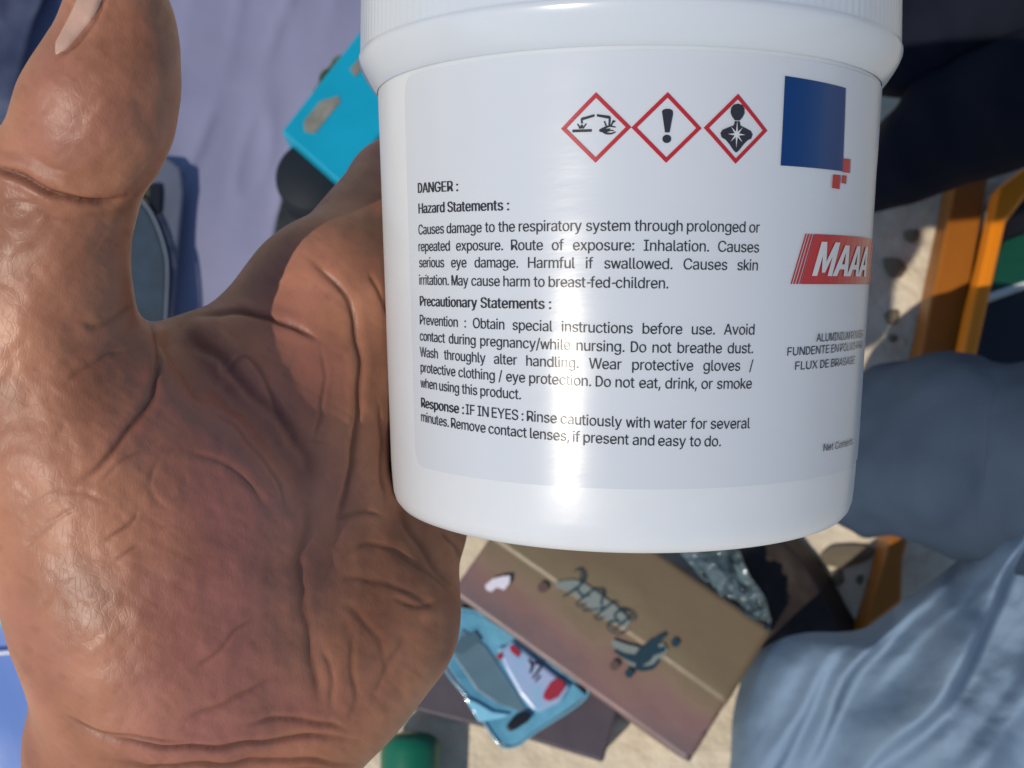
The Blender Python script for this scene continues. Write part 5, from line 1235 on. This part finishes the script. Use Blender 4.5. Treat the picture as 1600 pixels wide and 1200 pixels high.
# raised glossy welt round the pack
F = [G(x, y, ZB + 0.001) for x, y in outline]
pth = spline(np.array(F + [F[0]]), 90)
vs, fs = tube(pth, np.full(90, 0.0008), 8, closed=False)
mesh('pack_welt', vs, fs, M_edge, bl, True)

# --- green bottle
M_green = mat('green_plastic', (0.006, 0.135, 0.075), 0.35, 0.5, var=0.15, var_scale=20)
g0 = G(640, 1290, 0.022); g1 = G(642, 1142, 0.022)
ax_ = (g1 - g0); Lg = np.linalg.norm(ax_); ax_ /= Lg
prof = [(0, 0.002), (0.01, 0.0175), (0.5, 0.0185), (0.80, 0.0188), (0.88, 0.0178), (0.93, 0.0158), (0.97, 0.0118), (0.99, 0.006), (1.0, 0.0005)]
pp = np.array([g0 + ax_ * Lg * t for t, r in prof])
vs, fs = tube(pp, [r for t, r in prof], 40)
mesh('green_bottle', vs, fs, M_green, None, True, 'dark green round-ended plastic bottle at the bottom edge', 'bottle')

# --- orange board and bright orange strip, black tool case with green packet
M_or = mat('orange_paint', (0.34, 0.115, 0.014), 0.45, 0.4, var=0.10, var_scale=18)
M_or2 = mat('bright_orange_plastic', (0.80, 0.24, 0.008), 0.4, 0.4)
ZO = 0.03
vs, fs = prism([G(x, y, ZO) for x, y in [(1349, 986), (1410, 940), (1412, 872), (1500, 540), (1552, 240), (1502, 240), (1440, 545), (1386, 862)]], 0.004, ZO)
bevel(mesh('orange_board', vs, fs, M_or, None, False, 'dull orange wooden board on the ground running behind the knee', 'board'), 0.002, 2)
vs, fs = prism([G(x, y, 0.062) for x, y in [(1502, 562), (1526, 562), (1550, 452), (1574, 345), (1612, 296), (1640, 250), (1596, 264), (1562, 290), (1540, 395), (1520, 475)]], 0.045, 0.062)
bevel(mesh('orange_strip', vs, fs, M_or2, None, False, 'bright orange plastic strip beside the black case', 'strip'), 0.003, 3)
tc_ = empty('black_case', [*G(1600, 480, 0)[:2], 0], 'black case at the right edge beyond the orange strip', 'case')
vs, fs = prism([G(x, y, 0.045) for x, y in [(1510, 600), (1512, 540), (1538, 420), (1570, 330), (1640, 250), (1760, 260), (1760, 620)]], 0.0, 0.045)
bevel(mesh('case_body', vs, fs, M_blk, tc_), 0.004, 3)
gp = empty('green_packet', [*G(1580, 420, 0)[:2], 0.045], 'dark green packet with a white edge lying on the black case', 'packet')
vs, fs = prism([G(x, y, 0.055) for x, y in [(1556, 400), (1570, 375), (1640, 350), (1660, 430), (1546, 462)]], 0.0455, 0.055)
bevel(mesh('packet_body', vs, fs, mat('green_film', (0.008, 0.07, 0.042), 0.3, 0.5, bump=0.002, bump_scale=60), gp), 0.002)
vs, fs = prism([G(x, y, 0.057) for x, y in [(1544, 468), (1540, 460), (1600, 440), (1660, 422), (1662, 430), (1600, 448)]], 0.0455, 0.057)
mesh('white_edge', vs, fs, mat('white_film', (0.6, 0.65, 0.62), 0.35), gp)

# --- dark sheet in place of the ground shadow, plus crumpled clear film right of the carton
M_shadow = mat('shadow_brown', (0.030, 0.022, 0.020), 0.55, 0.3, var=0.2, var_scale=20, bump=0.002, bump_scale=30)
def sheet(px_outline, zf, name, m, nu=50, nv=50, thick=0.002, parent=None, **k):
    """draped sheet: outline given as two edge curves of pixels (near edge, far edge), height function zf(px,py,s,t)"""
    e0 = spline(px_outline[0], nu); e1 = spline(px_outline[1], nu)
    vs = []
    for i in range(nu):
        for j in range(nv):
            t = j / (nv - 1)
            x, y = e0[i] * (1 - t) + e1[i] * t
            vs.append(G(x, y, zf(x, y, i / (nu - 1), t)))
    o = mesh(name, vs, grid_faces(nu, nv), m, parent, True, **k)
    s_ = o.modifiers.new('thick', 'SOLIDIFY'); s_.thickness = thick; s_.offset = -1 if True else 1
    return o
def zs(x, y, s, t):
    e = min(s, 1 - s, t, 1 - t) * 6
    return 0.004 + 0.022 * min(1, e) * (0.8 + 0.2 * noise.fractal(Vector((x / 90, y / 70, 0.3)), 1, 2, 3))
sheet(([(1060, 840), (1150, 940), (1180, 1060), (1230, 1090)], [(1200, 800), (1275, 868), (1330, 960), (1352, 992)]), zs, 'shadow_sheet', M_shadow,
      label='dark sheet standing in for the ground shadow beside the carton', cat='shadow sheet')
M_clear = mat('clear_crinkled_film', (0.14, 0.21, 0.24), 0.12, 0.6, coat=0.5, col2=(0.03, 0.045, 0.05), var_scale=38)
def zf(x, y, s, t):
    return 0.054 + 0.008 * noise.fractal(Vector((x / 22, y / 22, 4.3)), 1, 2, 3)
sheet(([(1050, 850), (1100, 905), (1160, 958), (1202, 988)], [(1150, 850), (1172, 900), (1196, 935), (1204, 968)]), zf, 'crinkled_wrap', M_clear, 50, 30, 0.0006,
      label='crinkled dark clear film along the far edge of the carton', cat='wrapper')

# --- cloth
M_slate = mat('slate_cloth', (0.038, 0.060, 0.095), 0.85, 0.2, var=0.10, var_scale=14, bump=0.0004, bump_scale=900)
M_pale = mat('pale_blue_cloth', (0.18, 0.26, 0.365), 0.8, 0.2, var=0.06, var_scale=12, bump=0.0004, bump_scale=900)
M_navy = mat('navy_cloth', (0.007, 0.009, 0.018), 0.85, 0.15, var=0.2, var_scale=12, bump=0.0005, bump_scale=700)

# bent knee
c0 = [(1250, 735, .60), (1330, 722, .575), (1400, 712, .55), (1480, 712, .53), (1560, 720, .52), (1680, 735, .50), (1850, 760, .48)]
pth = spline(np.array([P(*c) for c in c0]), 60)
rr = np.interp(np.linspace(0, 1, 60), [0, .08, .2, .5, 1], [.006, .026, .040, .047, .052])
vs, fs = tube(pth, rr, 64, wr=0.006, wscale=22, up=tuple(CM @ np.array([0, 0, 1.0])), seed=3.0, ring=0.004, ringf=4.5)
mesh('knee_in_trousers', vs, fs, M_slate, None, True, 'bent knee in slate blue trousers right of the tub', 'knee')

# pale cloth with diagonal folds, lower right
# fold crest, gentle side, steep side, height, reach along the fold, seed
FOLDS = [(-115, 45, 26, .019, -160, 420, 1.3), (-62, 30, 16, .017, -60, 500, 4.1), (-22, 34, 12, .026, -420, 260, 7.7), (30, 26, 12, .012, -300, 120, 2.2),
         (86, 48, 11, .042, -420, 240, 5.4), (150, 30, 20, .010, -100, 300, 9.3), (215, 50, 22, .014, -300, 300, 3.6), (-30, 18, 9, .012, 60, 460, 6.2)]
def cloth():
    nu, nv = 150, 150
    e0 = spline([(1120, 1330), (1140, 1200), (1146, 1110), (1172, 1030), (1215, 1000), (1262, 988), (1348, 982), (1420, 930), (1500, 870), (1600, 735), (1720, 580)], nu)
    e1 = spline([(1350, 1420), (1480, 1420), (1600, 1400), (1700, 1380), (1800, 1320), (1850, 1250), (1880, 1180), (1900, 1100), (1900, 1000), (1900, 900), (1900, 780)], nu)
    vs = []
    kq = [-260, -190, -150, -95, -55, -12, 0, 20, 55, 84, 100, 118, 150, 230, 420]
    kh = [-.040, -.016, .006, .016, .012, -.014, -.006, .004, .018, .036, .020, -.010, .006, .020, .030]
    qq = np.linspace(-260, 420, 400); hq = np.interp(qq, kq, kh)
    for _ in range(30):
        hq[1:-1] = (hq[:-2] + hq[1:-1] + hq[2:]) / 3
    for i in range(nu):
        for j in range(nv):
            t = j / (nv - 1); t = t ** 1.2
            x, y = e0[i] * (1 - t) + e1[i] * t
            wx = 34 * noise.noise(Vector((x / 160, y / 160, 0)))
            q = (x - 1400) * .78 + (y - 1000) * .62 + wx
            along = (x - 1400) * -.62 + (y - 1000) * .78
            h = 0.012 * min(1, max(-2, (q + 150) / 60)) + 0.014 * max(0, min(1, (q - 20) / 200))
            for q0, w1, w2, amp, a0, a1, sd_ in FOLDS:
                qc = q0 + 26 * noise.noise(Vector((along / 190, sd_, 0))) + 0.06 * along * (sd_ % 3 - 1)
                e = (q - qc) / (w1 if q < qc else w2)
                fade = min(1, max(0, (along - a0) / 120)) * min(1, max(0, (a1 - along) / 120))
                h += amp * math.exp(-e * e) * fade * (0.25 + 0.75 * min(1, t * 6)) * (0.8 + 0.5 * noise.noise(Vector((along / 120, sd_, 5))))
            h += 0.0030 * noise.fractal(Vector((x / 75, y / 75, 11)), 1, 2, 4)
            # right of the long shadowed fold its mouth opens towards the upper right
            edge = min(1, t * 9)
            d = 0.655 - 0.125 * min(1, max(0, (x - 1150) / 330)) - h * 1.25 + (1 - edge) ** 2 * 0.03
            vs.append(P(x, y, d))
    o = mesh('cloth', vs, grid_faces(nu, nv), M_pale, None, True, 'pale blue crumpled cloth with long diagonal folds in the near corner', 'cloth')
    # smooth the coarse interpolation
    s_ = o.modifiers.new('smooth', 'SMOOTH'); s_.factor = .5; s_.iterations = 4
    s_ = o.modifiers.new('thick', 'SOLIDIFY'); s_.thickness = 0.0015; s_.offset = 1
cloth()

# navy fabric
c0 = [(1300, 300, .70), (1370, 285, .69), (1440, 235, .68), (1520, 185, .665), (1620, 150, .65), (1800, 110, .63)]
pth = spline(np.array([P(*c) for c in c0]), 50)
rr = np.interp(np.linspace(0, 1, 50), [0, .1, .25, .5, 1], [.008, .018, .026, .036, .045])
vs, fs = tube(pth, rr, 48, wr=0.006, wscale=20, up=tuple(CM @ np.array([0, 0, 1.0])), seed=8.0)
mesh('navy_cloth_roll', vs, fs, M_navy, None, True, 'dark navy cloth roll lying slantwise behind the lid', 'cloth roll')
c0 = [(1330, 50, .69), (1410, 72, .69), (1495, 42, .68), (1600, -8, .66), (1760, -60, .65)]  # real bundle; its left end is enlarged to stand in for shaded sand
pth = spline(np.array([P(*c) for c in c0]), 40)
rr = np.interp(np.linspace(0, 1, 40), [0, .12, .4, 1], [.012, .030, .038, .036])
vs, fs = tube(pth, rr, 48, wr=0.006, wscale=20, up=tuple(CM @ np.array([0, 0, 1.0])), seed=12.0)
mesh('black_cloth_bundle', vs, fs, M_navy, None, True, 'black cloth bundle at the upper right corner of the photo', 'cloth bundle')

# --- upper left: lavender plastic sheet, blue box, dark cup, green disc, card
M_lsheet = mat('lavender_plastic', (0.25, 0.255, 0.375), 0.36, 0.5, var=0.07, var_scale=9, bump=0.0015, bump_scale=14)
def zl(x, y, s, t):
    q = noise.noise(Vector(((x + 0.3 * y) / 75, y / 260, 5)))
    streak = (1 - abs(q) * 2.2) ** 3 if abs(q) < .45 else 0
    return 0.020 + 0.006 * streak * (0.5 + noise.noise(Vector((x / 200, y / 200, 8)))) + 0.007 * noise.noise(Vector((x / 150, y / 210, 1)))
sheet(([(-260, -260), (-260, 40), (-260, 340), (-260, 640)], [(620, -260), (585, 40), (445, 300), (425, 470)]), zl, 'plastic_sheet', M_lsheet, 90, 90, 0.001,
      label='lavender plastic sheet with soft wrinkles behind the thumb', cat='plastic sheet')
M_bsheet = mat('blue_plastic', (0.16, 0.27, 0.62), 0.35, 0.5, var=0.08, var_scale=12, bump=0.001, bump_scale=16)
bs = empty('blue_sheet', [*G(0, 1000, 0)[:2], 0], 'bright blue plastic sheet with a thin white line beside the wrist', 'plastic sheet')
sheet(([(-300, 700), (-300, 900), (-300, 1100), (-300, 1400)], [(260, 700), (260, 900), (260, 1100), (260, 1400)]),
      lambda x, y, s, t: 0.012 + 0.003 * noise.noise(Vector((x / 120, y / 120, 6))), 'sheet_body', M_bsheet, 40, 40, 0.001, parent=bs)
sheet(([(-300, 1036), (-100, 1026), (60, 1012), (250, 990)], [(-300, 1042), (-100, 1032), (60, 1017), (250, 995)]),
      lambda x, y, s, t: 0.0165, 'white_line', mat('white_line_paint', (.8, .82, .85), .4), 30, 3, 0.0005, parent=bs)
sheet(([(-60, 880), (0, 872), (24, 900), (34, 950)], [(-60, 985), (0, 980), (22, 978), (60, 970)]),
      lambda x, y, s, t: 0.0175, 'mint_patch', mat('mint_print', (.17, .40, .47), .4), 20, 8, 0.0005, parent=bs)

M_cyan = mat('cyan_card', (0.004, 0.33, 0.50), 0.38, 0.45, var=0.08, var_scale=22)
cb = empty('cyan_box', [*G(530, 180, 0)[:2], 0.02], 'bright cyan box with a small grey window left of the tub', 'box')
vs, fs = prism([G(x, y, 0.065) for x, y in [(440, 205), (552, 62), (640, -60), (720, 30), (640, 150), (532, 286)]], 0.024, 0.065)
bevel(mesh('box_body', vs, fs, M_cyan, cb), 0.0012, 2)
M_grey = mat('grey_print', (0.16, 0.165, 0.13), 0.45, 0.4, col2=(.30, .30, .27), var_scale=70)
piece([(474, 190), (500, 158), (528, 150), (532, 158), (506, 190), (492, 208), (476, 206)], 0.0652, 0.0658, 'grey_window', M_grey, cb, 0)
piece([(546, 108), (568, 84), (572, 96), (556, 120)], 0.0652, 0.0658, 'grey_mark', M_grey, cb, 0)
# notched green disc behind the blue box
vs2 = []
cx, cy = G(588, 150, 0.045)[:2]
for k in range(72):
    aa = 2 * math.pi * k / 72
    r = 0.0475 * (1.0 if (k // 2) % 2 else 0.965)
    vs2.append((cx + r * math.cos(aa), cy + r * math.sin(aa)))
vs, fs = prism(vs2, 0.024, 0.040)
gd = mesh('green_disc', vs, fs, mat('mottled_green', (0.010, 0.035, 0.016), 0.5, 0.4, col2=(0.11, 0.17, 0.07), var_scale=110), None, False,
     'dark green notched disc peeping out behind the cyan box', 'disc')
bevel(gd, 0.002, 2)
# dark cup
q0 = G(505, 322, 0.024); q1 = G(520, 268, 0.05)
prof = [(0, .004), (.02, .021), (.1, .0255), (.5, .0262), (.9, .026), (1, .024)]
base = G(505, 322, 0.0)
vs = []; nseg = 40
for t, r in [(0, .002), (0.0, .020), (.06, .023), (.2, .0245), (.9, .0245), (1, .022), (1, .00001)]:
    for k in range(nseg):
        aa = 2 * math.pi * k / nseg
        vs.append((base[0] + r * math.cos(aa), base[1] + 1.1 * r * math.sin(aa), 0.0225 + 0.030 * t))
fs = [(i * nseg + k, i * nseg + (k + 1) % nseg, (i + 1) * nseg + (k + 1) % nseg, (i + 1) * nseg + k) for i in range(6) for k in range(nseg)]
mesh('dark_cup', vs, fs, mat('blue_black_plastic', (0.012, 0.017, 0.024), .65, .25), None, True, 'blue-black round cup between cyan box and index finger', 'cup')
# packaged card by the thumb
M_pack = mat('grey_blue_pack', (0.105, 0.12, 0.165), 0.35, 0.5, var=.1, var_scale=30)
pk = empty('clear_package', [*G(240, 370, 0)[:2], 0.024], 'grey-blue clear package with a dark slot between thumb and index finger', 'package')
piece([(60, 280), (200, 240), (262, 246), (282, 262), (286, 300), (276, 400), (262, 560), (60, 560)], 0.030, 0.036, 'package_tray', M_pack, pk, 0.002)
piece([(232, 290), (240, 284), (250, 286), (252, 300), (250, 330), (240, 334), (234, 318)], 0.0365, 0.039, 'dark_slot', M_blk, pk, 0.001)
piece([(190, 270), (232, 276), (234, 330), (200, 320)], 0.0362, 0.0372, 'olive_insert', mat('olive_card', (.075, .07, .03), .4), pk, 0)
piece([(120, 300), (196, 300), (226, 318), (244, 348), (258, 390), (262, 430), (258, 520), (120, 540)], 0.0362, 0.042, 'teal_bubble', mat('teal_film', (0.040, 0.055, 0.066), 0.3, .4, col2=(0.05, 0.075, 0.105), var_scale=60), pk, 0.003)

rim_px = [(170, 296), (200, 298), (226, 318), (244, 348), (258, 390), (262, 430), (258, 520)]
pth = spline(np.array([G(x, y, 0.042) for x, y in rim_px]), 60)
vs, fs = tube(pth, np.full(60, 0.0010), 8)
mesh('pale_rim', vs, fs, mat('pale_rim_plastic', (0.17, 0.19, 0.23), 0.3, 0.5), pk, True)

# dark blue sheet added to darken the corner at the far upper left
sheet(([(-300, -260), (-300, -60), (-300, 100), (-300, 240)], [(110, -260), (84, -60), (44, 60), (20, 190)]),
      lambda x, y, s, t: 0.034 + 0.010 * noise.fractal(Vector((x / 90, y / 90, 2.2)), 1, 2, 3), 'dark_blue_sheet',
      mat('navy_sheet', (0.050, 0.062, 0.115), 0.45, 0.4, var=.15, var_scale=25), 40, 40, 0.001,
      label='dark blue sheet filling the dark corner left of the thumb tip', cat='bag')

# --- stones
M_stone = mat('stone', (0.43, 0.36, 0.25), 0.85, 0.2, var=0.25, var_scale=60, bump=0.002, bump_scale=150)
def stone_mesh(seed):
    import bmesh
    bm = bmesh.new(); bmesh.ops.create_icosphere(bm, subdivisions=3, radius=1.0)
    for q in bm.verts:
        q.co *= 1 + 0.35 * noise.noise(q.co * 1.1 + Vector((seed, 0, 0))) + 0.12 * noise.noise(q.co * 3 + Vector((seed, 2, 0)))
        q.co.z *= 0.6
    me = bpy.data.meshes.new('stone'); bm.to_mesh(me); bm.free()
    me.polygons.foreach_set('use_smooth', [True] * len(me.polygons)); me.materials.append(M_stone)
    return me
SM = [stone_mesh(s) for s in (1.0, 5.5, 9.2)]
stones = [(1322, 868, .023, .009, .1, 'long tan stone chip on the sunlit sand between tub and orange board'),
          (1308, 902, .007, .006, .5, 'small pale stone just below the long tan stone chip'),
          (1344, 905, .004, .003, 1.2, 'tiny pale pebble nearest the lower end of the orange board'),
          (1425, 368, .007, .006, .4, 'pale grey pebble close to the navy cloth roll'),
          (1398, 418, .011, .009, 2.0, 'largest brown stone on the shaded sand right of the tub'),
          (1394, 494, .007, .006, 1.0, 'brown pebble halfway down the shaded sand right of the tub'),
          (1396, 528, .004, .0035, .2, 'tiny brown pebble lowest on the shaded sand, above the knee'),
          (1500, 140, .006, .005, .8, 'small stone on the sand strip between the two dark cloths')]
for i, (x, y, rx, ry, rot, lb) in enumerate(stones):
    o = bpy.data.objects.new('stone', SM[i % 3]); COL.objects.link(o)
    p = G(x, y, 0.002); o.location = (p[0], p[1], ry * 0.25)
    o.scale = (rx * 0.8, ry * 0.8, ry * 0.6); o.rotation_euler = (0, 0, rot)
    tag(o, lb, 'stone', 'stones on the sand')
